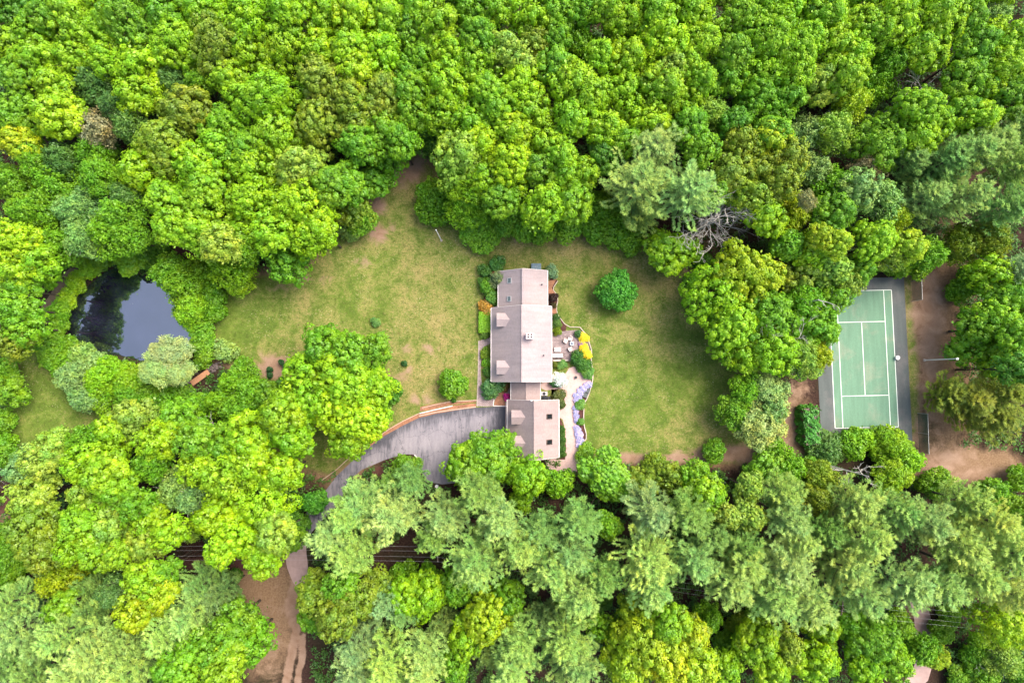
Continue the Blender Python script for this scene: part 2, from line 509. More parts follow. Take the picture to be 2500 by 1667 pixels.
def pine_meshes(name, seed, R, L, blades=17, dens=1.25):
    """white pine crown from z=0 to z=L: whorls of plumed boughs; and its wood"""
    rng = np.random.default_rng(seed); rnd = random.Random(seed)
    wood = MB()
    P, Dv, T = [], [], []
    nw = int(L / 0.95)
    lean = rng.normal(size=2) * .03
    for w in range(nw):
        t = (w + .3 * rnd.random()) / nw
        z = t * L * .96
        prof = (.72 + .5 * t) if t < .3 else .87 * (1 - (t - .3) / .7) ** .72 + .08
        nb = rnd.choice([5, 6, 6, 7]) if t < .8 else 8
        a0 = rnd.random() * 6.28
        for b in range(nb):
            a = a0 + 2 * math.pi * b / nb + rnd.uniform(-.28, .28)
            Lb = R * prof * rnd.uniform(.52, 1.28)
            if t < .25 and rnd.random() < .2: continue
            el = .08 + .6 * t + rnd.uniform(-.12, .15)
            m = 6
            pts = []
            x = np.array([lean[0] * z, lean[1] * z, z]); dirh = np.array([math.cos(a), math.sin(a), 0.0])
            for k in range(m + 1):
                s = k / m
                p = x + dirh * Lb * s + np.array([0, 0, Lb * (math.tan(el) * s * .8 + .16 * s ** 3 - .10 * math.sin(s * 3.14))])
                pts.append(p)
            pts = np.array(pts)
            wood.tube([tuple(p) for p in pts[:5]], [max(.025, .055 * (1 - .2 * k) * (Lb / 3.5)) for k in range(5)], 4, False)
            side = np.array([-dirh[1], dirh[0], 0])
            nt = max(3, int(Lb / .42 * dens))
            for k in range(nt):
                s = .10 + .90 * (k + rnd.random() * .6) / nt
                s = min(s, 1)
                i = min(int(s * m), m - 1); f = s * m - i
                base = pts[i] * (1 - f) + pts[i + 1] * f
                for sgn in (-1, 1):
                    tl = (.28 + .34 * Lb * (1 - s) * .5) * rnd.uniform(.6, 1.15)
                    td = dirh * .75 + side * sgn * rnd.uniform(.5, .95) + np.array([0, 0, .22])
                    td /= np.linalg.norm(td)
                    q = max(1, int(tl / .34))
                    for r_ in range(q):
                        u = (r_ + 1) / q
                        P.append(base + td * tl * u + rng.normal(size=3) * .05)
                        Dv.append(td * .8 + dirh * .25 + np.array([0, 0, .38]))
                        T.append(.28 + .5 * u * (.45 + .55 * s) + rnd.uniform(-.12, .12))
            P.append(pts[-1]); Dv.append(dirh + np.array([0, 0, .5])); T.append(.8)
    for k in range(46):
        zz = L * rnd.uniform(.62, 1.0); a = rnd.random() * 6.28; q = rnd.uniform(.1, .5) * (1.15 - zz / L) * 2
        P.append(np.array([lean[0] * zz + math.cos(a) * q, lean[1] * zz + math.sin(a) * q, zz])); Dv.append(np.array([math.cos(a), math.sin(a), .9])); T.append(rnd.uniform(.4, .9))
    P.append(np.array([lean[0] * L, lean[1] * L, L])); Dv.append(np.array([0, 0, 1.0])); T.append(.8)
    P, Dv, T = np.array(P), np.array(Dv), np.array(T)
    Dv /= np.linalg.norm(Dv, axis=1, keepdims=True)
    n = len(P); idx = np.repeat(np.arange(n), blades)
    ax = Dv[idx] * .95 + rng.normal(size=(n * blades, 3)) * .36
    ax /= np.linalg.norm(ax, axis=1, keepdims=True)
    NN = np.cross(ax, rng.normal(size=ax.shape)); NN /= np.linalg.norm(NN, axis=1, keepdims=True)
    NN = np.where(NN[:, 2:3] < 0, -NN, NN) + np.array([0, 0, .45])
    me = leaf_mesh(name, P[idx] - ax * .08, NN, .125 * rng.uniform(.7, 1.3, n * blades), np.clip(T[idx] + rng.normal(size=n * blades) * .1, 0, 1), 4.4, rng, M['needle'], True, ax)
    wood.tube([(0, 0, -L * .9), (lean[0] * L * .5, lean[1] * L * .5, L * .5), (lean[0] * L * .93, lean[1] * L * .93, L * .93)], [.26 * R / 4.5, .15 * R / 4.5, .02], 7)
    wm = wood.mesh(name + '_wood'); wm.materials.append(M['bark'])
    return me, wm

def trunk_mesh(name, seed, nl=7, mat=None):
    """unit tree wood: ground at z=0, crown centre at z=1; xy is in crown radii"""
    rnd = random.Random(seed); mb = MB()
    mb.tube([(0, 0, 0), (.01, .01, .12), (.0, .015, .5), (.015, 0, .95)], [.075, .05, .042, .028], 8)
    for i in range(nl):
        a = 6.28 * i / nl + rnd.uniform(-.4, .4); z0 = rnd.uniform(.45, .8)
        e = rnd.uniform(.5, .85)
        p = [(0, .01, z0)]
        for s in (.33, .66, 1.0):
            p.append((math.cos(a + rnd.uniform(-.1, .1)) * e * s, math.sin(a + rnd.uniform(-.1, .1)) * e * s, z0 + (1.05 - z0) * s ** .8 + .02))
        mb.tube(p, [.026, .018, .011, .004], 5, False)
        for k in range(3):
            s = p[1 + k % 3]; b = a + rnd.uniform(-1, 1)
            mb.tube([s, (s[0] + math.cos(b) * .2, s[1] + math.sin(b) * .2, s[2] + .05)], [.008, .003], 4, False)
    me = mb.mesh(name); me.materials.append(mat or M['bark'])
    return me

def dead_mesh(name, seed, h, spread, drift=(0, 0), depth=4, nmain=9, r0=.2):
    rnd = random.Random(seed); mb = MB()
    def br(p, d, L, r, dep):
        pts = [p]; q = Vector(p); dd = Vector(d).normalized()
        n = 4
        for i in range(n):
            dd = (dd + Vector((rnd.uniform(-.22, .22), rnd.uniform(-.22, .22), rnd.uniform(-.12, .16)))).normalized()
            q = q + dd * L / n
            pts.append(tuple(q))
        mb.tube(pts, [r * (1 - .75 * i / n) + .012 for i in range(n + 1)], 5, False)
        if dep > 0:
            for k in range(rnd.choice([3, 4, 4])):
                i = rnd.choice([1, 2, 3, 4])
                nd = (dd + Vector((rnd.uniform(-1, 1), rnd.uniform(-1, 1), rnd.uniform(-.3, .6))) * .95).normalized()
                br(pts[i], nd, L * rnd.uniform(.45, .7), r * .5, dep - 1)
    top = Vector((drift[0], drift[1], h))
    mb.tube([(0, 0, 0), tuple(top * .5), tuple(top)], [r0, r0 * .75, r0 * .4], 7)
    for i in range(nmain):
        a = 6.28 * i / nmain + rnd.uniform(-.3, .3); s = rnd.uniform(.55, 1)
        br(tuple(top * s), (math.cos(a), math.sin(a), rnd.uniform(0, .7)), spread * rnd.uniform(.5, 1), r0 * .38, depth - 1)
    return mb.mesh(name)

# prototypes
PM = {'m': [], 'f': [], 's': [], 'w': [], 'd': []}
for i, R in enumerate([3.2, 3.2, 4.6, 4.6, 4.6, 4.6, 6.4, 6.4]):
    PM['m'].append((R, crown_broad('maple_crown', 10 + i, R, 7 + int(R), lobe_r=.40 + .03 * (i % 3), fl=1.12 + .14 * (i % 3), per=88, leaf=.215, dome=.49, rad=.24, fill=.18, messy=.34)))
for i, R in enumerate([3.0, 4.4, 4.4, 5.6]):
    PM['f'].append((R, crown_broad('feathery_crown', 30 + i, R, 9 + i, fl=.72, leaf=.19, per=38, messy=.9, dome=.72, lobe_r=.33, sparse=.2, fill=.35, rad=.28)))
for i, R in enumerate([1.6, 2.4, 2.4, 3.4]):
    PM['s'].append((R, crown_broad('shrub_crown', 50 + i, R, 6 + i, fl=.62, leaf=.19, per=34, messy=.7, dome=.7, lobe_r=.42, kz=.8, low=-.8, rad=.24)))
for i, R in enumerate([3.6, 3.6]):
    PM['w'].append((R, crown_broad('willow_crown', 70 + i, R, 12, fl=.6, leaf=.17, per=34, messy=.8, dome=1.0, lobe_r=.30, fill=.4, rad=.28)))
for i, R in enumerate([3.4, 4.6]):
    PM['d'].append((R, crown_broad('dotted_crown', 80 + i, R, 9, fl=.50, leaf=.30, per=11, messy=.35, dome=.45, lobe_r=.38, fill=1.1, rad=.2)))
PINES = [(R, L, *pine_meshes('pine_crown', 100 + i, R, L)) for i, (R, L) in enumerate([(3.4, 9.5), (4.6, 12.5), (4.6, 13), (5.4, 13.5), (5.4, 12.5)])]
TRUNKS = [trunk_mesh('tree_trunk', 200 + i, 7 + i % 3) for i in range(4)]
BIRCH = trunk_mesh('birch_trunk', 210, 10, M['birch'])

COL = {'Y': (.248, .445, .008), 'L': (.212, .410, .010), 'G': (.145, .325, .012), 'D': (.088, .230, .016), 'O': (.185, .285, .018),
       'B': (.098, .225, .038), 'P': (.205, .360, .080), 'K': (.235, .375, .035), 'W': (.330, .455, .140), 'E': (.088, .320, .026), 'R': (.285, .265, .110), 'X': (.300, .425, .012)}
PCOL = {'P': (.268, .440, .112), 'G': (.185, .350, .080), 'Y': (.330, .480, .115), 'D': (.150, .255, .065), 'B': (.235, .400, .150), 'O': (.180, .245, .028)}
LOOK = {'Y': 'lime yellow', 'L': 'bright lime green', 'G': 'mid green', 'D': 'deep dark green', 'O': 'olive green', 'B': 'bluish green',
        'P': 'pale green', 'K': 'soft pale lime', 'W': 'creamy pale', 'E': 'rich emerald', 'R': 'rusty brown flecked', 'X': 'golden yellow'}
PLOOK = {'P': 'pale grey green', 'G': 'mid green', 'Y': 'yellowish', 'D': 'dark green', 'B': 'blue green', 'O': 'dark olive'}

TREES = {
1: """90 60 150 mD;60 300 170 mL;240 200 150 mL;250 380 150 mL;470 100 160 mL;700 230 180 mL;480 380 130 mL;700 400 130 mL;860 110 170 mG;1150 120 170 mG;1380 100 150 mL;1200 290 180 mL
950 430 180 mY;920 640 160 mY;1160 560 120 fB;1350 560 110 fG;1490 280 180 mO;1570 540 130 mL;1660 110 170 mY;1690 340 150 mL;1940 300 180 mL;1960 70 150 mL;2230 90 160 mL;2210 350 150 mY;1820 640 190 mL
1540 860 160 mG;2200 560 190 mO;2180 830 200 mO;1270 760 170 mO;1110 960 180 mO;360 600 150 mL;370 790 170 mY;100 520 130 mG;100 790 170 mG;620 560 140 fB;750 710 100 fB;650 870 150 fR;880 870 130 fB
100 960 120 mX;190 1060 120 fG;390 1070 130 fB;640 1040 170 fG;660 1190 150 fG;950 1170 160 mY;1470 1010 170 mL;1340 1130 150 mL;1130 1100 120 mO;1880 930 190 mL;1740 1180 210 mL;2030 1130 160 mK;1140 1360 170 mL
1400 1420 180 mL;1740 1400 200 mY;2040 1400 180 mY;2260 1250 140 mG;100 1250 180 fG;370 1250 190 fG;190 1450 180 fG;520 1440 190 fP;810 1450 150 fG;850 1330 110 fB;1650 1000 120 mG;280 80 100 mG;1380 1270 120 mL""",
2: """90 100 150 mY;330 120 150 mL;60 330 140 mY;300 350 160 mY;490 210 140 mG;530 50 140 mL;670 140 150 mL;880 90 160 mG;1080 60 130 mL;950 220 130 mG;540 380 130 mG;750 350 130 mL;900 450 170 mL;1120 330 150 mK
1270 440 160 mK;1320 110 150 mY;1340 280 110 mO;1480 90 130 mG;1490 240 100 mG;1650 290 140 fG;1660 60 120 mG;1850 40 120 mL;1970 140 150 mY;2180 70 150 mL;2220 260 170 mY;1790 370 120 mL;1990 390 140 mY;1480 440 130 mG
1590 550 170 mL;1690 640 170 mL;1230 610 170 mY;1310 760 150 mL;1010 620 150 mL;1080 740 130 mL;720 590 170 mL;690 760 150 mL;480 480 110 mG;460 620 120 mG;90 480 130 mY;300 610 130 mO;60 650 130 mO;240 750 140 mO
130 700 100 mL;480 760 130 mG;920 850 150 mL;1190 900 130 mY;970 980 120 mY;1170 1110 180 mY;1400 990 160 mL;1520 1060 120 mL;1600 820 150 mL;1820 870 140 mL;1950 660 180 mL;2230 590 150 mL;2130 830 140 mY;1360 1150 140 mG
1560 1200 150 mL;1680 1180 110 mL;580 900 160 fD 11;300 900 160 mG;90 860 150 mO;130 990 130 mG;330 1050 130 mG 10;820 1060 170 mK;840 1240 160 fL;1000 1210 140 mL;650 1380 140 sG 6;860 1420 160 fL 10;1090 1350 130 mG;1400 1400 160 mL
1580 1390 140 mG;1150 1480 130 sG 5;960 1500 130 sD 4;2150 1050 250 pP 20;2040 1280 260 pP 22;60 1250 130 mG;70 1400 130 mO 9;220 1230 110 mG 9;130 1500 110 fG 7;1750 1440 130 sG 6;1950 1500 130 sG 5;410 940 120 mG;1800 1060 110 mD;1950 960 110 mG;2280 440 110 mK;2080 1460 130 pP 13""",
3: """80 80 160 mL;160 300 170 mL;50 430 120 mL;180 530 90 mL;70 630 140 mL;420 130 160 mG;570 80 140 mL;740 70 140 mL;380 340 120 mG;340 530 130 mG;630 280 180 mL;790 370 170 mL;610 480 170 mL;560 680 170 mG;750 640 150 mG
960 560 150 mK;900 240 110 mL;1030 100 140 mL;1080 290 140 mL;1200 360 130 mY;1160 510 130 mL;1320 540 180 fG;1250 150 140 mL;1380 200 120 mL;1490 110 160 mY;1780 130 170 mL;1470 400 130 fG;1650 340 170 mL;2000 120 120 mG;2050 290 150 mG
2170 100 110 fP;2260 280 170 mL;2200 490 180 mL;1960 520 150 mG;2280 650 140 mG;1640 760 190 mL;1630 950 140 mL;1770 820 120 mL;1940 760 130 mG;2090 800 110 mY;1390 1000 180 mG;1180 700 140 fX;1070 890 150 fK;890 900 140 fP
660 900 130 mG;210 790 150 fK;80 850 140 mG;150 1010 130 mG;390 830 110 mD;420 970 130 mO;640 970 140 mX;770 1070 130 mO;560 1160 140 mO;350 1190 150 mO;700 1220 140 mO;500 1340 140 mO;930 1150 130 fP;1060 1250 150 fG;1290 1150 120 fR;1230 1290 150 mP
1390 1350 150 fP;800 1430 140 fX;880 1370 70 fR 19;1080 1440 140 mG;1480 1480 110 fX;590 1490 130 mL;250 1290 110 mG;1800 1120 215 pG 19;2000 1030 190 pP 20;1700 1370 180 pP 17;1930 1330 180 pP 19;2290 900 150 pG 19;2290 1150 150 pG 19;2230 1420 170 pG 17;1560 1120 110 pG 17;60 1300 240 pP 22;2080 620 120 mG;960 30 110 mG;2120 1010 150 pP 19""",
4: """80 110 160 mY;250 230 140 mL 15;100 290 140 mL 16;120 430 110 mG 14;290 330 100 mL 8;400 120 160 fG;570 90 170 fP 15;720 60 150 fG;860 70 130 fG;1150 20 130 mL;1340 30 150 mL;1490 130 140 mK;1650 130 140 fG;1540 280 150 fL 11;1630 390 110 fL 7;1850 50 150 mL;2080 60 150 mY
1950 240 150 mG 11;2170 30 130 mY;900 240 130 dG 5;1020 180 120 sD 5;90 560 140 mG 15;130 690 140 mG 14;80 800 120 mO 13;400 600 80 sG 3;300 790 110 sG 4;390 860 120 sG 4;600 300 70 sL 2.2;520 390 65 sL 2.2;460 500 65 sL 2.2;400 700 60 sG 2.5;700 240 70 sG 2.5
1150 300 130 fG 9;1220 420 130 fG 9;1300 540 120 fL 7;1285 620 90 sL 4.5;1385 720 80 sG 3.5;1440 470 90 sG 4;1450 590 80 sG 3.5;1390 820 100 sG 3.5;1400 340 110 sG 5;1160 880 140 wW 10;1080 990 130 wW 10;1220 1010 110 wW 9;560 900 80 sP 4;690 950 100 sP 4
470 950 110 sG 4;510 1050 130 fP 6;600 1180 120 fP 6;730 1040 130 sL 6;700 1160 110 sG 5;880 1060 120 sL 5;900 1150 120 sG 5;1030 1110 110 sG 5;1010 1220 110 sG 5;1130 1230 110 sG 5;1390 900 65 sG 2.5;1540 860 75 sP 3;1590 1080 115 fG 8;1660 1020 110 fG 7
1500 1210 115 fG 8;1710 1150 140 fG 9;1620 1290 150 fG 11;1830 1180 110 mG 9;1340 1240 110 sG 5;2200 850 150 mG 15;2080 1000 150 mL 15;2270 1030 170 mL 17;2130 1180 170 mL 16;70 1130 110 mG 7;40 1000 90 sG 5;30 1330 80 sG 5;20 1490 80 sG 5;900 1320 150 mK 12
760 1430 140 mL 13;1200 1320 140 mG 12;1060 1480 140 mL;350 1530 130 mK;560 1480 130 fG;1330 1480 140 mG;1700 1460 160 mL;1910 1290 150 mL;2000 1440 160 mL;2270 1260 170 mY;1530 1510 130 mG;1950 1100 70 sD 4;1240 1150 70 sG 2.5""",
5: """1895 450 126 sE 6.5;755 1080 100 sG 3.6;60 920 180 mG 15;240 850 110 mG 14;70 1120 190 mL 17;220 1100 130 mL 15;330 1150 95 sD 5;120 1340 180 mY 17;260 1290 90 mL 12;60 1480 130 mL 14;960 30 140 sG 4;1250 20 110 sG 4;1400 30 100 sG 4;1560 20 110 sG 4;1730 10 110 sG 4;1880 30 110 sG 4
2000 110 100 sG 4;2220 170 150 mL 9;980 1560 150 mG 9;1130 1510 100 mG 8;1680 1550 60 sG 1.6;60 30 90 sP 4;1000 1160 6 sG 1""",
6: """420 320 200 mX 16;270 480 190 mL 14;600 330 130 mX 15;600 620 200 mG 14;370 690 190 mL 15;860 540 180 fG 13;930 680 150 mG 13;820 880 180 fK 12;650 850 170 mL 13;440 880 140 mL 11;960 880 110 fX 11;900 170 170 dL 15;740 130 130 dG 15;1090 110 100 mX 18;970 70 90 mX 18
1060 300 150 dK 14;1160 390 120 fK 12;1070 500 110 mG 12;1010 720 100 mG 11;1240 300 110 mG 12;840 330 140 mO 12;1210 300 120 fK 11;1350 120 160 mL 16;1590 150 110 mX 15;1440 220 100 fK 13;1720 190 130 fG 13;1480 290 80 sG 5;60 170 100 mL 8;580 1130 160 fW 9;550 1350 185 fW 9;370 1260 140 fG 8;450 1140 140 fG 9;620 1250 130 fP 9
1950 130 140 fO 10;2150 100 150 fO 12;2160 330 140 mL 12;2010 340 110 sG 7;1900 440 90 sG 5;2270 500 140 mG 13;2090 700 150 mG 12;2200 620 120 mL 13;1990 820 130 mG 9;2210 850 130 mL 11;2310 740 110 mG;2320 980 120 mD;2150 970 80 mL 9;1920 460 60 sO 3
2020 1230 190 pO 12;1870 1160 150 pO 10;2170 1330 160 pO 12;2230 1160 160 pO 13;1010 1520 120 sB 4;1150 1510 110 sG 5;1250 1455 75 sL 5;1380 1440 70 sG 5;1440 1510 120 sL 6;620 1550 100 sG 4;150 240 70 sD 3;110 420 90 sD 4;230 1530 80 sG 4;2330 300 120 pB 15;1640 270 100 sG 5""",
7: """150 110 130 mP;250 60 130 mK;200 300 160 mK;190 510 170 mO;260 650 140 mO;560 80 150 mL;700 160 150 mL;800 240 140 mL;590 290 150 mK;540 480 150 mL;740 500 160 mK;480 660 120 mL;640 690 120 mL;780 700 90 mL;1000 450 150 mL;1130 550 120 mL;990 620 120 mK
900 340 120 mG;1000 80 130 fG;1190 240 150 fP;1300 330 110 fP;1350 100 140 mY;1500 160 160 mL;1700 70 160 mY;1900 130 150 mL;1800 340 180 mY;1640 560 190 mY;1450 440 150 mY;1870 570 140 mK;1780 720 120 mL;1500 680 110 mY;2150 330 90 sE 6;1270 540 80 fK 12;2030 470 90 sD 5;2010 600 80 mG 9
100 680 140 sG 7;60 820 120 sG 6;390 880 150 fX 13;520 830 110 sG 7;600 900 110 pG 12;960 860 130 mL;1120 800 90 mG;760 960 110 fB;920 1090 150 mX;1080 980 110 mX;1370 890 170 pG 15;1280 1090 190 pP 18;1500 960 130 pD 14;1180 1210 160 pP 18;1610 1150 140 mG 13
1700 1290 140 mG 13;1460 1330 160 mG;1280 1450 160 mL;1500 1490 160 mL;400 1060 100 mG;80 1000 170 pP 18;80 1220 180 pP 19;470 1190 190 pP 20;680 1340 180 pP 20;550 1470 180 pP 20;860 1290 150 pP 18;900 1470 170 pP 20;250 1490 150 pG 18;2160 970 150 mO;2290 1130 150 mO
2130 1120 90 mG 9;2330 900 120 mG;1650 1370 110 mG 10;700 860 80 pG 12;30 560 80 sG 5;1150 1490 130 mG;620 1080 110 pG 15;300 1300 130 pG 16;1560 870 80 sD 5;100 1430 140 pG 17;40 20 90 sG 6""",
8: """170 330 195 pP 17;330 440 215 pY 20;50 450 180 pP 19;90 680 160 pP 20;-60 560 160 pP 19;480 190 130 pG 14;330 190 80 pG 11;430 70 75 fG 4.5;500 80 50 sG 3;700 440 180 pP 18;640 560 120 pG 17;950 270 160 pG 17;1090 440 160 pP 19;920 720 210 pP 21;1210 640 180 pP 20;1420 790 190 pP 21;1560 680 170 pP 20
1640 930 190 pP 21;1640 470 160 pG 18;1370 530 140 pG 17;2110 390 200 pB 19;2120 730 230 pY 21;2150 900 190 pP 21;1800 830 140 pG 19;880 110 150 mG 9;1040 90 140 mG 9;1270 160 130 mL 10;1820 170 200 dG 9;1840 500 110 dG 12;1480 200 110 sG 6;1240 310 90 sG 7
120 960 180 mO;600 960 150 mL 13;440 1010 130 mL 13;790 930 120 mG 12;990 1140 170 mX 16;850 1280 130 mL 14;1150 1010 120 mG 12;2080 1280 210 mX 17;2230 1440 170 mX;1970 1450 170 mX;2250 1180 130 mL;1600 1060 120 sD 7;1790 1200 100 mG 10;150 1290 190 pB 18;320 1010 120 pB 15
430 1090 100 pG 14;300 1460 220 pY 20;90 1470 180 pB 19;590 1340 160 pP 17;560 1500 150 pY 18;1230 1260 170 pP 17;1180 1440 170 pP 19;1560 1290 190 pP 19;1610 1460 200 pP 20;1000 1350 110 pD 13;2050 1120 120 mG 10;420 860 110 sG 6;620 830 80 sG 5;2060 210 110 mO 8;2250 160 110 mO 8
2150 70 90 sO 4;1760 1010 100 sD 4;1410 1130 120 pD 14;780 1450 120 mG 13;700 1160 110 pD 12;640 60 6 sG 1""",
9: """60 420 170 pG 18;120 720 180 pP 20;430 760 180 pP 19;320 880 170 pP 20;700 260 150 pP 16;730 430 160 pP 18;800 590 130 pY 18;1200 340 170 pP 17;1240 580 200 pY 20;1460 400 180 pP 18;1700 460 200 pP 20;1950 320 150 pY 17;2120 480 200 pY 20;1900 620 180 pY 20
2230 660 170 pP 20;720 760 170 pP 20;620 960 180 pP 21;860 1000 180 pY 21;1130 790 190 pY 20;1240 950 180 pP 21;1530 900 180 pP 20;1750 900 150 pP 20;2030 830 200 pY 20;2250 960 180 pY 21;1000 530 130 pG 16;430 620 130 pG 17;230 560 130 pG 16;180 300 160 mL 13;480 240 120 dK 14
490 440 130 dK 15;330 430 100 dK 15;120 180 120 mG 9;600 120 130 mG 8;760 80 120 fG 8;980 190 130 fO 9;900 120 100 sG 5;950 320 110 fO 11;1450 150 140 fL 7;1540 50 110 sL 6;1760 200 110 sG 5;2120 260 110 sG 6;2300 400 120 sG 7;2230 1190 160 mY 14;60 1250 160 mX 15;100 1470 160 mX 15
200 1130 110 fG 8;550 1290 150 mL 12;750 1340 140 fK 11;950 1420 150 mY 12;1000 1200 110 mL 10;1160 1160 130 mG 10;1310 1280 170 mG 13;1460 1420 140 mL 12;1270 1460 130 mL 12;1640 1320 110 sG 6;1760 1390 90 fX 5;1800 1220 80 sG 4;2010 1340 90 sG 5;2210 1400 130 fK 8;2060 1500 100 sG 5
1900 1520 80 sG 3;300 1470 130 mL 11;650 1490 120 mL 11;500 1120 90 sD 5;1500 1170 100 sG 4;400 1180 90 sO 5;2340 1520 90 sG 5;1850 1120 80 sG 3;340 1290 90 sG 5;2330 150 90 sG 5"""}

LANDMARK = {'pond': D(300, 720), 'wooden footbridge': D(460, 865), 'tennis court': D(1980, 820), 'garage': D(1225, 985), 'main house roof': D(1198, 790),
            'house wing': D(1210, 660), 'asphalt driveway': D(950, 1000), 'white flagpole': D(1005, 540), 'twin pale pines': D(1510, 430),
            'big bare dead tree': D(1640, 520), 'patio furniture': D(1295, 800), 'white lamp pole': D(2160, 828), 'lone round lawn tree': D(1416, 665),
            'brown clearing': D(605, 1420), 'pale dirt tracks': D(690, 1500), 'red ground under wires': D(950, 1290), 'lower pink track': D(2120, 1420),
            'rusty flowering tree': D(220, 292), 'top edge middle': D(1176, 0), 'pondward top corner': D(0, 0), 'courtward top corner': D(2352, 0),
            'pondward bottom corner': D(0, 1568), 'courtward bottom corner': D(2352, 1568), 'bottom edge middle': D(1176, 1568),
            'lawn beyond the pond': D(110, 950), 'lawn tip in the forest': D(955, 385), 'upper chain fence': D(2115, 655), 'lower chain fence': D(2120, 985),
            'pale fallen trunk': D(2110, 170), 'pines above the court': D(2250, 400), 'emerald driveway bush': D(722, 1150),
            'top edge above the pond': D(330, 0), 'top edge above the court': D(1960, 0), 'middle of the forest band': D(1176, 200), 'widest top edge crown': D(1790, 190),
            'upper lime yellow tree': D(320, 150), 'edge beyond the pond': D(0, 1200), 'edge beyond the court': D(2352, 1000), 'cut brush pile': D(2290, 1500),
            'big golden tree': D(1480, 1480)}
ORD = ['', 'second ', 'third ', 'fourth ', 'fifth ', 'sixth ', 'seventh ', 'eighth ', 'ninth ', 'tenth ']
placed = []

def jitter(c, rnd, a=.10):
    v = 1 + rnd.uniform(-a, a)
    return (max(0, c[0] * v * (1 + rnd.uniform(-a, a))), max(0, c[1] * v), max(0, c[2] * v * (1 + rnd.uniform(-.2, .2))), 1)

def add_tree(px, py, rpx, kind, cc, h=None, seed=0):
    rnd = random.Random(int(px * 7 + py * 13 + seed))
    if h is None: h = {'m': 17.0, 'f': 14.5, 'd': 14, 's': 4.0, 'w': 11.0, 'p': 19.0}[kind] + rnd.uniform(-1.6, 1.6)
    rz = rnd.uniform(0, 6.28)
    if kind == 'p':
        z = h * .72
        r = rpx * (H - z) / F
        x, y = W(px, py, z)
        R, L, cm, wm = min(PINES, key=lambda q: abs(q[0] - r) + rnd.uniform(0, .9))
        sx = r / R; Lw = min(h * .74, L * (sx ** .5)); sz = Lw / L
        root = bpy.data.objects.new('pine_tree', None); col.objects.link(root); root.location = (x, y, 0); root.rotation_euler = (0, 0, rz)
        c = link('crown', cm, None, root, (0, 0, h - Lw), None, (sx, sx, sz)); c.color = jitter(PCOL[cc], rnd, .09)
        link('trunk', wm, None, root, (0, 0, h - Lw), None, (sx, sx, sz))
        look, noun, cat, nm = PLOOK[cc] + ' feathery', 'pine', 'pine tree', 'pine'
    else:
        if kind == 's':
            z = h * .5
        else:
            r = rpx * (H - h * .7) / F; z = h - min(.8 * r, h * .45)
        r = rpx * (H - z) / F
        x, y = W(px, py, z)
        if kind in 'mfd': z = h - min(h * .36, r * 1.12)
        pr = PM[kind]
        R, cm = min(pr, key=lambda q: abs(q[0] - r) + rnd.uniform(0, 1.0 if kind != 's' else .4))
        s = r / R
        name = {'m': 'broadleaf_tree', 'f': 'feathery_tree', 'd': 'large_leaved_tree', 'w': 'willow_tree', 's': 'shrub'}[kind]
        if kind == 's' and h > 5: name = 'small_tree'
        root = bpy.data.objects.new(name, None); col.objects.link(root); root.location = (x, y, 0); root.rotation_euler = (0, 0, rz)
        zs = s if kind != 's' else min(s * 1.15, h * .5 / (R * .82))
        if kind != 's': zs = (h - z) / (R * .88)
        e = rnd.uniform(-.1, .1)
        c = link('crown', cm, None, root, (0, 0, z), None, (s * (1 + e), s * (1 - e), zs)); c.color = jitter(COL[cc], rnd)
        tm = BIRCH if (cc in 'PK' and kind == 'f') else TRUNKS[rnd.randrange(4)]
        k = r if kind != 's' else r * .8
        link('trunk', tm, None, root, (0, 0, 0), None, (k, k, z))
        look = LOOK[cc] + {'m': ' rounded', 'f': ' loose airy', 'd': ' large leaved', 'w': ' drooping', 's': ' bushy'}[kind]
        noun = {'w': 'willow', 's': 'shrub'}.get(kind, 'tree')
        if name == 'small_tree': noun = 'small tree'
        cat = {'w': 'willow tree', 's': 'shrub'}.get(kind, 'tree')
        if name == 'small_tree': cat = 'small tree'
    placed.append([root, px, py, look, noun, cat, kind])
    return root

def name_trees():
    seen = {}
    groups = {}
    for t in placed:
        root, px, py, look, noun, cat, kind = t
        q, w = (min(max(px, 10), 2490), min(max(py, 10), 1657))
        lm = min(LANDMARK, key=lambda k: (LANDMARK[k][0] - q) ** 2 + (LANDMARK[k][1] - w) ** 2)
        dx, dy = q - LANDMARK[lm][0], w - LANDMARK[lm][1]
        if abs(dx) > abs(dy) * 1.2: side = 'courtward of' if dx > 0 else 'pondward of'
        else: side = 'above' if dy < 0 else 'below'
        if lm == 'pond' and side == 'pondward of': side = 'beyond'
        if lm == 'tennis court' and side == 'courtward of': side = 'beyond'
        if lm in ('pondward bottom corner', 'courtward bottom corner', 'pondward top corner', 'courtward top corner'): side = 'out from'
        if lm.startswith('top edge') or lm == 'top edge middle' or lm == 'bottom edge middle':
            side = side if 'ward' in side else 'in from'
        groups.setdefault((look, noun, lm, side), []).append((dx * dx + dy * dy, t))
    for (look, noun, lm, side), L in groups.items():
        L.sort(key=lambda q: q[0])
        for i, (_, t) in enumerate(L):
            if len(L) == 1: s = f"{look} {noun} {side} the {lm}"
            else: s = f"{look} {noun}, {(ORD[i] or 'first ')}{side} the {lm}"
            cat = t[5]
            g = {'p': 'pines around the property', 's': 'shrubs along the woodland edges', 'w': 'willow stems by the pond'}.get(t[6], 'broadleaf trees of the forest')
            if cat == 'small tree': g = 'small trees of the understory'
            tag(t[0], s, cat, g)

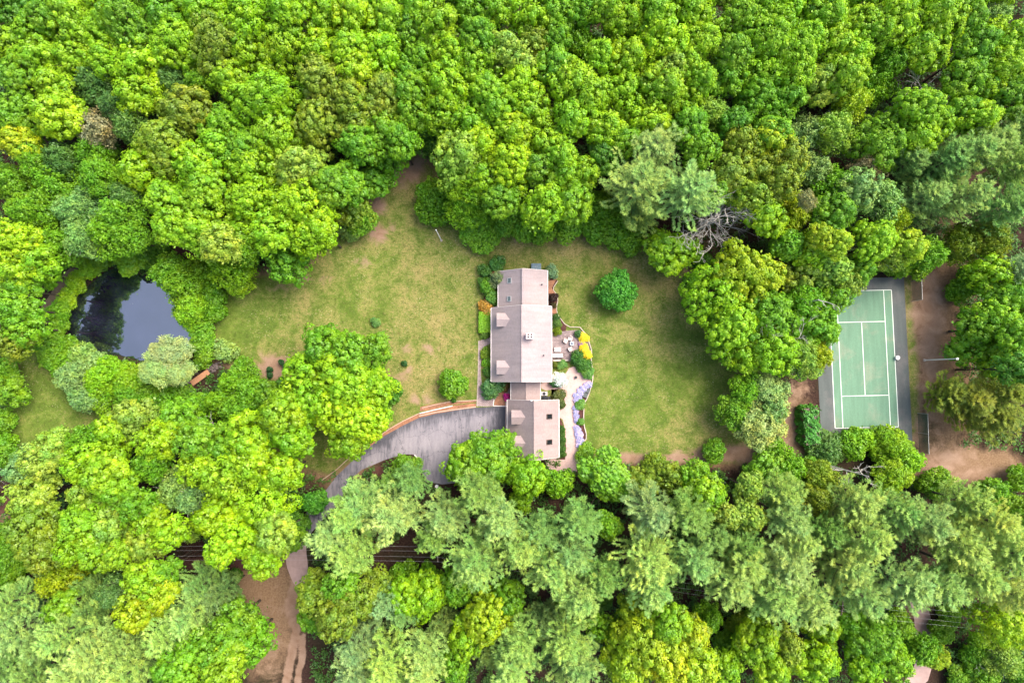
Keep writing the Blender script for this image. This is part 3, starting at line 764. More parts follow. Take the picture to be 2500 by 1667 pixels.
# ------------------------------------------------------------------ ground
def poly_dist(P, poly):
    """signed distance (inside positive) of points P to a polygon"""
    poly = np.array(poly); n = len(poly)
    d = np.full(len(P), 1e9); inside = np.zeros(len(P), bool)
    for i in range(n):
        a, b = poly[i], poly[(i + 1) % n]
        ab = b - a; ap = P - a
        t = np.clip((ap @ ab) / (ab @ ab + 1e-12), 0, 1)
        d = np.minimum(d, np.linalg.norm(ap - t[:, None] * ab, axis=1))
        c = ((a[1] > P[:, 1]) != (b[1] > P[:, 1])) & (P[:, 0] < (b[0] - a[0]) * (P[:, 1] - a[1]) / (b[1] - a[1] + 1e-12) + a[0])
        inside ^= c
    return np.where(inside, d, -d)

def wt(n, pts, z=0): return [WT(n, x, y, z) for x, y in pts]
def wd(pts, z=0): return [W(*D(x, y), z) for x, y in pts]

POND = wt(4, [(690, 330), (780, 285), (860, 320), (1020, 350), (1100, 390), (1160, 470), (1200, 560), (1210, 650), (1290, 690), (1360, 760), (1310, 830), (1200, 860), (1010, 930), (950, 925), (870, 900), (780, 880), (640, 890), (500, 850), (455, 740), (455, 640), (500, 560), (530, 480), (610, 400)])
LAWN = wd([(945, 350), (1000, 390), (1010, 450), (1080, 520), (1190, 520), (1420, 520), (1520, 570), (1600, 620), (1660, 720), (1720, 800), (1760, 860), (1740, 930), (1780, 1000), (1840, 1040), (1700, 1062), (1540, 1062), (1420, 1062),
           (1330, 1070), (1260, 1040), (1170, 1000), (1100, 950), (960, 960), (860, 1020), (760, 1090), (640, 1060), (590, 930), (560, 850), (500, 820), (485, 700), (490, 640), (560, 640), (700, 620), (780, 540), (840, 460), (880, 400)])
LAWN2 = wt(4, [(150, 800), (260, 850), (350, 950), (420, 1100), (600, 1200), (800, 1220), (900, 1200), (950, 1290), (700, 1400), (400, 1460), (150, 1600), (60, 1570), (50, 1400), (70, 1250), (120, 1100), (130, 950)])
LAWN3 = wt(6, [(1520, 330), (1600, 340), (1600, 620), (1640, 900), (1640, 1250), (1640, 1400), (1570, 1500), (1560, 1300), (1540, 800)])

gx = np.arange(-112, 112.1, .5); gy = np.arange(-78, 82.1, .5)
GX, GY = np.meshgrid(gx, gy)
GP = np.stack([GX.ravel(), GY.ravel()], 1)

def blobs(lst):
    a = np.zeros(len(GP))
    for px, py, rx, ry, amt in lst:
        x, y = W(px, py); rx *= H / F; ry *= H / F
        a = np.maximum(a, amt * np.exp(-(((GP[:, 0] - x) / rx) ** 2 + ((GP[:, 1] - y) / ry) ** 2)))
    return a

def BD(lst): return [(x / .9408, y / .9408, rx / .9408, ry / .9408, a) for x, y, rx, ry, a in lst]

dL = np.maximum(np.maximum(poly_dist(GP, LAWN), poly_dist(GP, LAWN2)), poly_dist(GP, LAWN3) - .3)
grass = np.clip(.5 + dL / 3.0, 0, 1)
dry = .28 + blobs(BD([(1300, 560, 170, 40, .5), (1130, 560, 60, 40, .4), (930, 420, 70, 60, .42), (860, 540, 60, 50, .45), (960, 640, 110, 90, .30), (1010, 760, 120, 110, .36), (960, 880, 110, 60, .52), (650, 840, 70, 40, .5), (1520, 640, 100, 60, .42),
                      (1500, 760, 70, 100, .22), (1600, 1000, 120, 50, .30), (1490, 1000, 60, 40, .2), (740, 620, 60, 40, .3), (700, 690, 60, 60, .2)])) \
    - blobs(BD([(530, 740, 70, 110, .48), (600, 720, 70, 60, .28), (1460, 900, 110, 130, .36), (1380, 960, 70, 80, .40), (1600, 860, 110, 100, .32), (1480, 1010, 70, 16, .5), (1500, 760, 80, 60, .2), (860, 620, 60, 100, .22), (790, 700, 70, 60, .15), (100, 950, 120, 120, .42), (1440, 560, 30, 20, .2), (1340, 860, 30, 140, .25), (1085, 850, 18, 120, .25)]))
bare = blobs(BD([(870, 535, 24, 26, .8), (935, 395, 50, 34, .8), (865, 470, 28, 50, .62), (900, 520, 16, 20, .5), (830, 600, 30, 16, .42), (640, 845, 50, 32, .95), (985, 800, 28, 22, .42), (930, 800, 24, 22, .38), (925, 860, 34, 26, .45), (960, 920, 50, 18, .42), (1560, 610, 60, 14, .5), (700, 640, 90, 14, .40), (640, 660, 60, 14, .42),
                 (1320, 548, 170, 10, .5), (1090, 560, 40, 14, .45), (1815, 990, 40, 100, .62), (1840, 890, 32, 26, .62), (1700, 1042, 140, 22, .95), (1440, 1052, 80, 16, .8), (1560, 1052, 90, 12, .8), (2130, 720, 42, 150, .80), (2140, 880, 36, 120, .62), (2160, 1060, 110, 50, .62), (2220, 1090, 110, 30, .55), (2110, 1000, 24, 60, .5), (1590, 640, 20, 50, .55),
                 (500, 560, 60, 30, .2), (600, 1400, 60, 130, .28), (620, 1500, 40, 90, .34), (10, 1170, 40, 20, .8)]))
straw = np.maximum(blobs(BD([(600, 1400, 110, 170, 1), (2180, 800, 90, 320, 1), (2220, 1080, 170, 70, 1), (940, 1290, 60, 20, .3), (1620, 560, 60, 90, .6), (450, 590, 60, 40, .9), (1790, 1000, 120, 120, .9), (1600, 1050, 260, 25, .7), (760, 1060, 130, 70, .8), (0, 1180, 60, 40, .8), (2120, 1400, 60, 80, .6)])), np.clip(.7 + dL / 5, 0, .8))
def line_dist(pts):
    d = np.full(len(GP), 1e9)
    for a, b in zip(pts[:-1], pts[1:]):
        a, b = np.array(a), np.array(b); ab = b - a; ap = GP - a
        t = np.clip((ap @ ab) / (ab @ ab), 0, 1)
        d = np.minimum(d, np.linalg.norm(ap - t[:, None] * ab, axis=1))
    return d
for pts_, w_ in (([(2030, 1130), (2015, 1280), (1985, 1400), (1950, 1620)], .85), ([(2070, 1250), (2070, 1380), (2045, 1480), (2020, 1620)], .6), ([(2040, 740), (2050, 850), (2030, 950), (2000, 1050), (2025, 1150)], 1.7)):
    bare = np.maximum(bare, 1.15 * np.clip(1.25 - line_dist([WT(7, *q) for q in pts_]) / w_, 0, 1))
pd = poly_dist(GP, POND)
gz = -1.3 * np.clip((pd + .8) / 3.0, 0, 1)

def grid_mesh(name, z, attrs, keep=None, skirt=None):
    ny, nx = GX.shape
    idx = np.arange(ny * nx).reshape(ny, nx)
    q = np.stack([idx[:-1, :-1], idx[:-1, 1:], idx[1:, 1:], idx[1:, :-1]], -1).reshape(-1, 4)
    if keep is not None: q = q[keep[q].all(1)]
    used = np.unique(q); remap = -np.ones(ny * nx, int); remap[used] = np.arange(len(used))
    V = np.stack([GP[used, 0], GP[used, 1], z[used]], 1)
    Q = remap[q]
    if skirt:
        bnd = [idx[0, 0], idx[0, -1], idx[-1, -1], idx[-1, 0]]
        b = [remap[i] for i in bnd]; k = len(V); S = skirt
        V = np.concatenate([V, np.array([[-S, -S, 0], [S, -S, 0], [S, S, 0], [-S, S, 0]])])
        extra = [(k, k + 1, b[1], b[0]), (k + 1, k + 2, b[2], b[1]), (k + 2, k + 3, b[3], b[2]), (k + 3, k, b[0], b[3])]
        Q = np.concatenate([Q, np.array(extra)])
    me = bpy.data.meshes.new(name)
    me.from_pydata(V.tolist(), [], Q.tolist())
    for an, av in attrs.items():
        at = me.attributes.new(an, 'FLOAT', 'POINT')
        d = np.zeros(len(V)); d[:len(used)] = av[used]
        at.data.foreach_set('value', d.astype(np.float32))
    me.update()
    return me

g0 = {'grass': np.zeros(len(GP)), 'dry': dry, 'bare': bare, 'straw': straw}
tag(link('ground', grid_mesh('ground', gz, g0, None, 1500), M['ground']), kind='structure')
g1 = {'grass': grass, 'dry': dry, 'bare': bare, 'straw': straw}
tag(link('lawn', grid_mesh('lawn', np.full(len(GP), .012), g1, dL > -2.2), M['ground']), kind='structure')

def sheet(name, poly, z, mat, attr_edge=None):
    """flat filled sheet"""
    bm = bmesh.new()
    vs_ = [bm.verts.new((x, y, z)) for x, y in poly]
    es = [bm.edges.new((vs_[i], vs_[(i + 1) % len(vs_)])) for i in range(len(vs_))]
    bmesh.ops.triangle_fill(bm, edges=es, use_beauty=True)
    for f in bm.faces:
        if f.normal.z < 0: f.normal_flip()
    if attr_edge:
        for _ in range(5):
            bmesh.ops.subdivide_edges(bm, edges=[e for e in bm.edges if e.calc_length() > 1.2], cuts=1)
            bmesh.ops.triangulate(bm, faces=bm.faces)
    me = bpy.data.meshes.new(name); bm.to_mesh(me); bm.free()
    if attr_edge:
        co = np.array([v.co[:2] for v in me.vertices])
        at = me.attributes.new('edge', 'FLOAT', 'POINT')
        at.data.foreach_set('value', attr_edge(co).astype(np.float32))
    return tag(link(name, me, mat), kind='structure')

def smooth(poly, n=2, closed=True):
    for _ in range(n):
        q = []
        m = len(poly)
        for i in range(m if closed else m - 1):
            a, b = poly[i], poly[(i + 1) % m]
            q.append((a[0] * .75 + b[0] * .25, a[1] * .75 + b[1] * .25)); q.append((a[0] * .25 + b[0] * .75, a[1] * .25 + b[1] * .75))
        if not closed: q = [poly[0]] + q + [poly[-1]]
        poly = q
    return poly

sheet('pond_water', smooth(POND, 2), -.22, M['water'])

DRIVE_TOP = wt(5, [(1142, 1237), (1050, 1239), (930, 1245), (800, 1262), (650, 1288), (540, 1315), (430, 1368), (300, 1440), (200, 1515), (130, 1568)])
DRIVE = DRIVE_TOP + wt(8, [(-20, 150)]) + wt(7, [(2220, 260), (2080, 420), (2000, 560), (2050, 600)]) + wt(7, [(2110, 560), (2200, 460), (2330, 330)]) + \
    wt(8, [(60, 180), (150, 110), (300, 45), (430, 5), (500, 5), (545, 50), (560, 110), (585, 190), (700, 210), (900, 190), (1140, 120)]) + wt(5, [(1142, 1400)])
DA = np.array(DRIVE_TOP)
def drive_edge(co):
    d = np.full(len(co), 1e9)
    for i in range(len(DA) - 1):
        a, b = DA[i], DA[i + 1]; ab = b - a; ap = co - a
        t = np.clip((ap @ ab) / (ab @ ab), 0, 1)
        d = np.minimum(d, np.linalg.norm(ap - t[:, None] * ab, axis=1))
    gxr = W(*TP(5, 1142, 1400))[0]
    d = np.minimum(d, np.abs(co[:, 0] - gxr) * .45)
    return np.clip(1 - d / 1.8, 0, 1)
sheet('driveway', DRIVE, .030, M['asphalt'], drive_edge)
sheet('dirt_road', smooth(wt(7, [(1985, 480), (2110, 480), (2090, 640), (2105, 760), (2110, 850), (2060, 920), (2020, 910), (1985, 840), (1950, 740), (1965, 620)]), 2), .022, M['road'])
sheet('track', smooth(wt(9, [(1550, 950), (1640, 950), (1700, 1060), (1730, 1200), (1740, 1400), (1680, 1600), (1500, 1600), (1620, 1440), (1610, 1250), (1600, 1100)]), 1), .016, M['road'])
sheet('road', wt(7, [(-400, 290), (90, 300), (400, 560), (800, 690), (1900, 740), (1900, 800), (780, 790), (300, 640), (60, 420), (-400, 410)]), .008, M['mulchd'])
sheet('path', smooth(wt(4, [(720, 165), (700, 215), (600, 280), (520, 340), (470, 440), (400, 560), (370, 660), (270, 690), (250, 600), (340, 480), (400, 370), (500, 270), (600, 195)]), 2), .018, M['path'])
sheet('track', smooth(wt(4, [(1140, 130), (1250, 90), (1390, 130), (1400, 220), (1390, 300), (1280, 250), (1150, 190)]), 2), .018, M['mulchd'])

# garden sheets
PATIO = wt(5, [(1440, 740), (1550, 720), (1640, 715), (1690, 770), (1710, 860), (1640, 930), (1560, 930), (1440, 925)])
sheet('patio', PATIO, .05, M['paver'])
GPATH = wt(5, [(1575, 960), (1660, 980), (1730, 1075), (1690, 1130), (1640, 1190), (1612, 1240), (1612, 1400), (1640, 1520), (1660, 1568)]) + wt(8, [(1650, 10), (1690, 50), (1640, 110), (1540, 150), (1420, 110), (1400, 40), (1500, 30), (1545, 0)]) + \
    wt(5, [(1545, 1500), (1530, 1330), (1495, 1310), (1500, 1260), (1530, 1200), (1540, 1160), (1480, 1120), (1380, 1130), (1370, 1070), (1440, 1060), (1540, 1020)])
sheet('garden_path', smooth(GPATH, 1), .040, M['gravel'])
sheet('walkway', wt(5, [(948, 790), (1040, 765), (1040, 800), (985, 830), (966, 860), (962, 1000), (972, 1120), (1010, 1150), (1110, 1120), (1160, 1110), (1160, 1170), (1060, 1190), (1048, 1236), (936, 1236), (945, 1000)]), .042, M['paver2'])
sheet('mulch_bed', wt(5, [(1440, 340), (1490, 380), (1455, 440), (1478, 470), (1490, 500), (1478, 560), (1488, 610), (1550, 690), (1540, 735), (1440, 745), (1400, 540)]), .034, M['mulchd'])
sheet('mulch_bed', wt(5, [(1425, 380), (1478, 370), (1448, 430), (1470, 468), (1425, 465)]), .039, M['mulch'])
sheet('mulch_bed', wt(5, [(1445, 560), (1482, 570), (1484, 608), (1445, 600)]), .039, M['mulch'])
sheet('mulch_bed', wt(5, [(1052, 1230), (1142, 1232), (1142, 1170), (1110, 1110), (1062, 1190)]), .047, M['mulch'])
sheet('mulch_bed', wt(5, [(1700, 1080), (1722, 1085), (1690, 1180), (1668, 1215), (1664, 1350), (1688, 1450), (1640, 1490), (1625, 1380), (1612, 1240), (1640, 1190)]), .050, M['mulchd'])
sheet('mulch_bed', wt(5, [(1445, 1120), (1500, 1130), (1540, 1165), (1530, 1200), (1500, 1240), (1500, 1310), (1520, 1340), (1545, 1500), (1540, 1600), (1480, 1600), (1480, 1120)]), .046, M['mulchd'])
sheet('mulch_bed', wt(5, [(960, 560), (1050, 300), (1100, 290), (1060, 780), (960, 760)]), .030, M['mulchd'])
strip = wt(5, [(930, 1215), (760, 1232), (640, 1262), (540, 1288), (400, 1350), (280, 1425), (180, 1500), (60, 1568)])
sheet('mulch_bed', [(x, y) for x, y in DRIVE_TOP[2:]] + strip[::-1], .028, M['mulch'])
sheet('mulch_bed', wt(5, [(550, 1240), (650, 1218), (750, 1200), (770, 1212), (930, 1190), (932, 1208), (760, 1226), (640, 1256), (545, 1272)]), .033, M['mulch'])
sheet('mulch_bed', smooth(wt(8, [(250, 90), (420, 22), (490, 12), (535, 55), (550, 110), (560, 170), (400, 190), (200, 150)]), 1), .036, M['mulchd'])

# ------------------------------------------------------------------ curbs, edging
def edging(pts, z0, z1, w, mat, name, label, cat, group=None):
    mb = MB()
    for a, b in zip(pts[:-1], pts[1:]):
        L = math.hypot(b[0] - a[0], b[1] - a[1])
        n = max(1, round(L / 1.2))
        for i in range(n):
            t = (i + .5) / n
            mb.obox(a[0] + (b[0] - a[0]) * t, a[1] + (b[1] - a[1]) * t, z0, z1 + random.Random(i).uniform(-.012, .012), L / n * .985, w, math.atan2(b[1] - a[1], b[0] - a[0]))
    return tag(mb.build(name, mat), label, cat, group)

edging(wt(5, [(540, 1302), (650, 1278), (760, 1262), (930, 1240)]), 0, .16, .16, M['timber'], 'timber_edging', 'pale timber edging along the top of the driveway', 'edging')
edging(wt(5, [(545, 1285), (640, 1262), (770, 1233)]), 0, .3, .16, M['trim'], 'timber_edging', 'short whitish rail along the mulch strip above the driveway', 'edging')
edging(wt(5, [(935, 1195), (830, 1200), (750, 1205), (650, 1226), (560, 1248)]), 0, .25, .13, M['timber'], 'timber_edging', 'thin brown rail at the lawn edge of the mulch terrace', 'edging')
edging(wt(5, [(540, 1285), (430, 1338), (340, 1390), (270, 1440), (180, 1500), (100, 1555)]) + wt(7, [(2300, 110), (2190, 190)]), 0, .25, .12, M['timber'], 'timber_edging', 'long curved wooden rail following the driveway bend', 'edging')
edging(wt(5, [(936, 1234), (945, 1000), (948, 790)]), 0, .08, .10, M['stone'], 'stone_edging', 'straight stone edging along the front walkway', 'edging')
edging(wt(5, [(1052, 1190), (1048, 1233), (1140, 1236)]), .0, .12, .14, M['trim'], 'stone_edging', 'white edging round the small orange mulch corner', 'edging')
edging(wt(8, [(510, 8), (540, 45), (556, 100)]), 0, .14, .14, M['trim'], 'stone_edging', 'short white curb at the pine island in the driveway', 'edging')
edging(smooth(wt(5, [(1490, 380), (1452, 435), (1480, 470), (1492, 505), (1478, 565), (1488, 612), (1552, 695), (1640, 697)]), 1, False), 0, .12, .12, M['stone'], 'stone_edging', 'wavy stone edging behind the house between bed and lawn', 'edging')
edging(smooth(wt(5, [(1640, 697), (1690, 755), (1702, 800), (1722, 860), (1715, 930), (1732, 1000), (1724, 1080), (1692, 1180), (1668, 1215), (1664, 1350), (1690, 1450), (1660, 1485)]), 1, False), 0, .22, .16, M['stone'], 'stone_wall', 'low pale stone wall curving between the flower beds and lawn', 'wall')
edging(wt(5, [(1455, 925), (1560, 922)]), 0, .5, .28, M['stone'], 'stone_wall', 'low stone seat wall behind the patio sofa', 'wall')

# ------------------------------------------------------------------ house
def roofed(name, label, x0, x1, xr, y0, y1, ze0, ze1, zr, roofmat, wins, cat='house', extra=None, hip=None):
    """gabled building, ridge along y at xr; x0/x1 and y0/y1 are roof edges, ze0/ze1 the eave heights"""
    root = empty(name, ((x0 + x1) / 2, (y0 + y1) / 2, 0), label, cat)
    ox, oy = root.location[0], root.location[1]
    X = lambda x: x - ox
    Y = lambda y: y - oy
    ov, og, t = .35, .25, .16
    def zat(x):
        return ze0 + (zr - ze0) * (x - x0) / (xr - x0) if x < xr else ze1 + (zr - ze1) * (x1 - x) / (x1 - xr)
    a, b = x0 + ov, x1 - ov
    c, d = y0 + og, y1 - og
    w = MB()
    prof = [(a, 0), (b, 0), (b, zat(b) - t * 1.4), (xr, zr - t * 1.5), (a, zat(a) - t * 1.4)]
    n = len(prof)
    vv = [(X(x), Y(c), z) for x, z in prof] + [(X(x), Y(d), z) for x, z in prof]
    w.add(vv, [tuple(range(n)), tuple(range(2 * n - 1, n - 1, -1))] + [(i, n + i, n + (i + 1) % n, (i + 1) % n) for i in range(n)])
    w.build('wall', M['siding'], root)
    r = MB()
    r.slab([(X(x0), Y(y0), ze0), (X(xr), Y(y0), zr), (X(xr), Y(y1), zr), (X(x0), Y(y1), ze0)], t)
    r.slab([(X(xr) + .002, Y(y0), zr - .002), (X(x1), Y(y0), ze1), (X(x1), Y(y1), ze1), (X(xr) + .002, Y(y1), zr - .002)], t)
    roof = r.build('roof', roofmat, root)
    rc = MB(); rc.tube([(X(xr), Y(y0) + .02, zr + .015), (X(xr), Y(y1) - .02, zr + .015)], .085, 6)
    rc.build('ridge_cap', roofmat, roof)
    for xe, ze, s in ((x0, ze0, -1), (x1, ze1, 1)):
        g = MB(); g.box(X(xe) - .03 if s > 0 else X(xe) - .11, X(xe) + .11 if s > 0 else X(xe) + .03, Y(y0), Y(y1), ze - .17, ze - .04)
        g.build('gutter', M['trim'], roof)
    for ye, s in ((y0, -1), (y1, 1)):
        f = MB()
        e0, e1 = (Y(ye) - .05, Y(ye) - .003) if s < 0 else (Y(ye) + .003, Y(ye) + .05)
        for (xa, za, xb, zb) in ((x0, ze0, xr, zr), (xr, zr, x1, ze1)):
            f.hexa([(X(xa), e0, za - .24), (X(xb), e0, zb - .24), (X(xb), e1, zb - .24), (X(xa), e1, za - .24), (X(xa), e0, za - .02), (X(xb), e0, zb - .02), (X(xb), e1, zb - .02), (X(xa), e1, za - .02)])
        f.build('bargeboard', M['trim'], roof)
    for (side, u, z0, z1, wd_, kind) in wins:
        fr = MB(); pn = MB()
        if side in 'we':
            xx = X(a) if side == 'w' else X(b); s = -1 if side == 'w' else 1
            lo, hi = sorted((xx + s * .01, xx + s * .07)); lo2, hi2 = sorted((xx + s * .03, xx + s * .05))
            e = .09
            for q in ((u - wd_ / 2 - e, u - wd_ / 2, z0 - e, z1 + e), (u + wd_ / 2, u + wd_ / 2 + e, z0 - e, z1 + e), (u - wd_ / 2, u + wd_ / 2, z0 - e, z0), (u - wd_ / 2, u + wd_ / 2, z1, z1 + e)):
                fr.box(lo, hi, Y(q[0]), Y(q[1]), q[2], q[3])
            pn.box(lo2, hi2, Y(u - wd_ / 2), Y(u + wd_ / 2), z0, z1)
        else:
            yy = Y(c) if side == 's' else Y(d); s = -1 if side == 's' else 1
            lo, hi = sorted((yy + s * .01, yy + s * .07)); lo2, hi2 = sorted((yy + s * .03, yy + s * .05))
            e = .09
            for q in ((u - wd_ / 2 - e, u - wd_ / 2, z0 - e, z1 + e), (u + wd_ / 2, u + wd_ / 2 + e, z0 - e, z1 + e), (u - wd_ / 2, u + wd_ / 2, z0 - e, z0), (u - wd_ / 2, u + wd_ / 2, z1, z1 + e)):
                fr.box(X(q[0]), X(q[1]), lo, hi, q[2], q[3])
            pn.box(X(u - wd_ / 2), X(u + wd_ / 2), lo2, hi2, z0, z1)
        fo = fr.build('window' if kind == 'w' else 'door', M['trim'], root)
        pn.build('pane' if kind == 'w' else 'door_panel', M['glass'] if kind == 'w' else M['white'], fo)
    return root, X, Y, zat, roof

def dormer(root, X, Y, zat, xf, yc, hw, zridge, roofmat):
    """gable dormer looking west: front face at xf, roof running back into the slope"""
    zf = zat(xf)
    # x where the slope reaches the ridge and the dormer's eaves
    def xof(z):
        x = xf
        while zat(x) < z and x < xf + 8: x += .01
        return x
    ze = zridge - hw * .62
    xr_, xe_ = xof(zridge) + .02, xof(ze) + .02
    w = MB()
    k = .10
    P0 = [(xf + .18, yc - hw + k), (xf + .18, yc + hw - k)]
    w.add([(X(xf + .18), Y(yc - hw + k), zf - .1), (X(xf + .18), Y(yc + hw - k), zf - .1), (X(xf + .18), Y(yc + hw - k), ze - .02), (X(xf + .18), Y(yc), zridge - .1), (X(xf + .18), Y(yc - hw + k), ze - .02),
           (X(xe_), Y(yc - hw + k), ze - .05), (X(xe_), Y(yc + hw - k), ze - .05), (X(xr_ - .15), Y(yc), zridge - .1)],
          [(0, 4, 3, 2, 1), (0, 5, 4), (1, 2, 6), (4, 5, 7, 3), (2, 3, 7, 6), (0, 1, 6, 5)])
    wo_ = w.build('dormer', M['siding'], root)
    r = MB()
    r.slab([(X(xf), Y(yc - hw), ze), (X(xe_), Y(yc - hw), ze), (X(xr_), Y(yc), zridge), (X(xf), Y(yc), zridge)], .09)
    r.slab([(X(xf), Y(yc + .004), zridge - .003), (X(xr_), Y(yc + .004), zridge - .003), (X(xe_), Y(yc + hw), ze), (X(xf), Y(yc + hw), ze)], .09)
    r.build('roof', roofmat, wo_)
    f = MB()
    ww = hw * .55; z0 = zf + .28; z1 = ze - .1
    if z1 > z0 + .3:
        f.box(X(xf + .11), X(xf + .175), Y(yc - ww - .08), Y(yc + ww + .08), z0 - .08, z1 + .08)
        wi = f.build('window', M['trim'], wo_)
        p = MB(); p.box(X(xf + .095), X(xf + .108), Y(yc - ww), Y(yc + ww), z0, z1); p.build('pane', M['glass'], wi)
    return wo_

def skylight(root, X, Y, zat, xc, yc, lx, ly, mat):
    """flat glazed box lying on the slope"""
    dz = zat(xc + .5) - zat(xc - .5)
    a = math.atan(dz)
    fr = MB(); e = .09
    fr.box(-lx / 2 - e, lx / 2 + e, -ly / 2 - e, -ly / 2, 0, .14); fr.box(-lx / 2 - e, lx / 2 + e, ly / 2, ly / 2 + e, 0, .14)
    fr.box(-lx / 2 - e, -lx / 2, -ly / 2, ly / 2, 0, .14); fr.box(lx / 2, lx / 2 + e, -ly / 2, ly / 2, 0, .14)
    o = fr.build('skylight', M['frame'] if mat is M['glass'] else M['galv'], root, loc=(X(xc), Y(yc), zat(xc) - .02), rot=(0, -a, 0))
    p = MB(); p.box(-lx / 2, lx / 2, -ly / 2, ly / 2, .03, .09); p.build('pane', mat, o)
    return o

def vent(root, X, Y, zat, xc, yc, r=.07, h=.4):
    mb = MB(); mb.cyl(0, 0, -.1, h, r, seg=12); mb.cyl(0, 0, h + .002, h + .08, r * 1.5, r * 1.2, 12)
    return mb.build('vent_pipe', M['dark'], root, loc=(X(xc), Y(yc), zat(xc)))

def WX(px, z, py=840): return W(px, py, z)[0]
def WY(py, z, px=1250): return W(px, py, z)[1]

# main house
mx0, mx1 = WX(1199.7, 2.9), WX(1346.4, 5.8)
mxr = WX(1273.2, 7.5)
my1 = WY(744.5, 7.5); my0 = WY(931.8, 7.5)
main, X, Y, zat, roof = roofed('house', 'large main house with mauve shingle roof, chimney and two front dormers', mx0, mx1, mxr, my0, my1, 2.9, 5.8, 7.5, M['roof'],
    [('w', my0 + 2.6, .9, 2.1, 1.2, 'w'), ('w', my0 + 6.6, .1, 2.15, 1.0, 'd'), ('w', my0 + 10.8, .9, 2.1, 1.2, 'w'),
     ('e', my0 + 2.4, .9, 2.3, 1.4, 'w'), ('e', my0 + 6.8, .1, 2.3, 2.2, 'w'), ('e', my0 + 11, .9, 2.3, 1.4, 'w'), ('e', my0 + 2.4, 3.6, 4.9, 1.2, 'w'), ('e', my0 + 6.8, 3.6, 4.9, 1.2, 'w'), ('e', my0 + 11, 3.6, 4.9, 1.2, 'w'),
     ('n', mxr + 2.5, 3.6, 4.8, 1.0, 'w')])
for py in (780.0, 896.5):
    xf = WX(1212.5, 4.8); hw = 1.15
    dormer(main, X, Y, zat, xf, WY(py, 5.6), hw, 5.75, M['roof'])
cx, cy = W(1293.6, 819.7, 8.7)
ch = MB(); ch.box(X(cx - .58), X(cx + .58), Y(cy - .45), Y(cy + .45), 5.5, 8.6)
cho = ch.build('chimney', M['brick'], roof)
cc_ = MB()
fx, fy, e = .17, .13, .0
xs = [-.64, -.40, -.10, .10, .40, .64]; ys = [-.51, -.32, -.08, .08, .32, .51]
for i in range(5):
    for j in range(5):
        if i in (1, 3) and j in (1, 3): continue
        cc_.box(X(cx) + xs[i], X(cx) + xs[i + 1], Y(cy) + ys[j], Y(cy) + ys[j + 1], 8.6, 8.78)
cm_ = cc_.mesh('chimney_cap'); bmx = bmesh.new(); bmx.from_mesh(cm_); bmesh.ops.remove_doubles(bmx, verts=bmx.verts, dist=.001); bmx.to_mesh(cm_); bmx.free()
fl_ = MB()
for i in (1, 3):
    for j in (1, 3): MB().box(X(cx) + xs[i] + .01, X(cx) + xs[i + 1] - .01, Y(cy) + ys[j] + .01, Y(cy) + ys[j + 1] - .01, 8.602, 8.63).build('flue', M['soot'], roof)
# the cap and flues belong to the house two levels down, so they sit directly under the roof like the chimney
link('chimney_cap', cm_, M['brick'], roof)
vx, vy = W(1327.5, 867.5, 6.6)
vent(main, X, Y, zat, vx, vy, .08, .35)

# north wing
nx0, nx1, nxr = WX(1216.5, 2.8), WX(1337.0, 3.8), WX(1276.5, 5.9)
ny1, ny0 = WY(655.6, 5.9), my1 - .02
wing, X2, Y2, zat2, roof2 = roofed('house_wing', 'lower wing of the house with two small skylights and vented ridge', nx0, nx1, nxr, ny0 + .0, ny1, 2.8, 3.8, 5.9, M['roof'],
    [('w', (ny0 + ny1) / 2, .9, 2.1, 1.6, 'w'), ('e', (ny0 + ny1) / 2 + 1.2, .9, 2.2, 1.4, 'w'), ('n', nxr - 2, .9, 2.1, 1.3, 'w')], 'house wing')
for px, py in ((1244.3, 685), (1243.6, 729.5)):
    x, y = W(px, py, 4.3)
    skylight(wing, X2, Y2, zat2, x, y, .62, .72, M['glass2'])
x, y = W(1323, 695, 4.3); vent(wing, X2, Y2, zat2, x, y, .09, .3)
rv = MB(); rv.box(X2(nxr) - .17, X2(nxr) + .17, Y2(ny0) + .3, Y2(ny1) - .05, 5.93, 6.03); rv.build('ridge_vent', M['roof'], roof2)

# link
lx0, lx1 = WX(1247.8, 2.7), WX(1318.6, 2.7)
gy1 = WY(977.6, 7.0); gy0 = WY(1123.5, 7.0)
lk, X3, Y3, zat3, roof3 = roofed('breezeway', 'narrow low roofed link between the main house and the garage', lx0, lx1, (lx0 + lx1) / 2, gy1 + .0, my0 - .0, 2.7, 2.7, 4.3, M['roof2'],
    [('w', (gy1 + my0) / 2, .1, 2.1, 1.0, 'd'), ('e', (gy1 + my0) / 2 + .4, .9, 2.0, 1.0, 'w')], 'house link')

# garage
gx0, gx1 = WX(1238.8, 2.8, 1000), WX(1364.3, 2.8, 1000); gxr = (gx0 + gx1) / 2
gar, X4, Y4, zat4, roof4 = roofed('garage', 'garage building with two dormers and two dark skylights beside the driveway', gx0, gx1, gxr, gy0, gy1, 2.8, 2.8, 7.0, M['roof2'],
    [('w', gy0 + 2.6, .05, 2.3, 2.7, 'd'), ('w', gy0 + 7.4, .05, 2.3, 2.7, 'd'), ('e', gy0 + 3, .9, 2.1, 1.2, 'w'), ('e', gy0 + 7, .05, 2.1, .9, 'd'), ('s', gxr, 3.6, 4.8, 1.2, 'w')], 'garage')
for py in (1018.5, 1081.5):
    dormer(gar, X4, Y4, zat4, WX(1248.6, 4.4, 1000), WY(py, 5.4), 1.18, 5.7, M['roof2'])
for py in (1016.6, 1079.0):
    x, y = W(1340.5, py, 4.6)
    skylight(gar, X4, Y4, zat4, x, y, 1.15, .68, M['glass'])
x, y = W(1297.3, 977.8, 7.1)
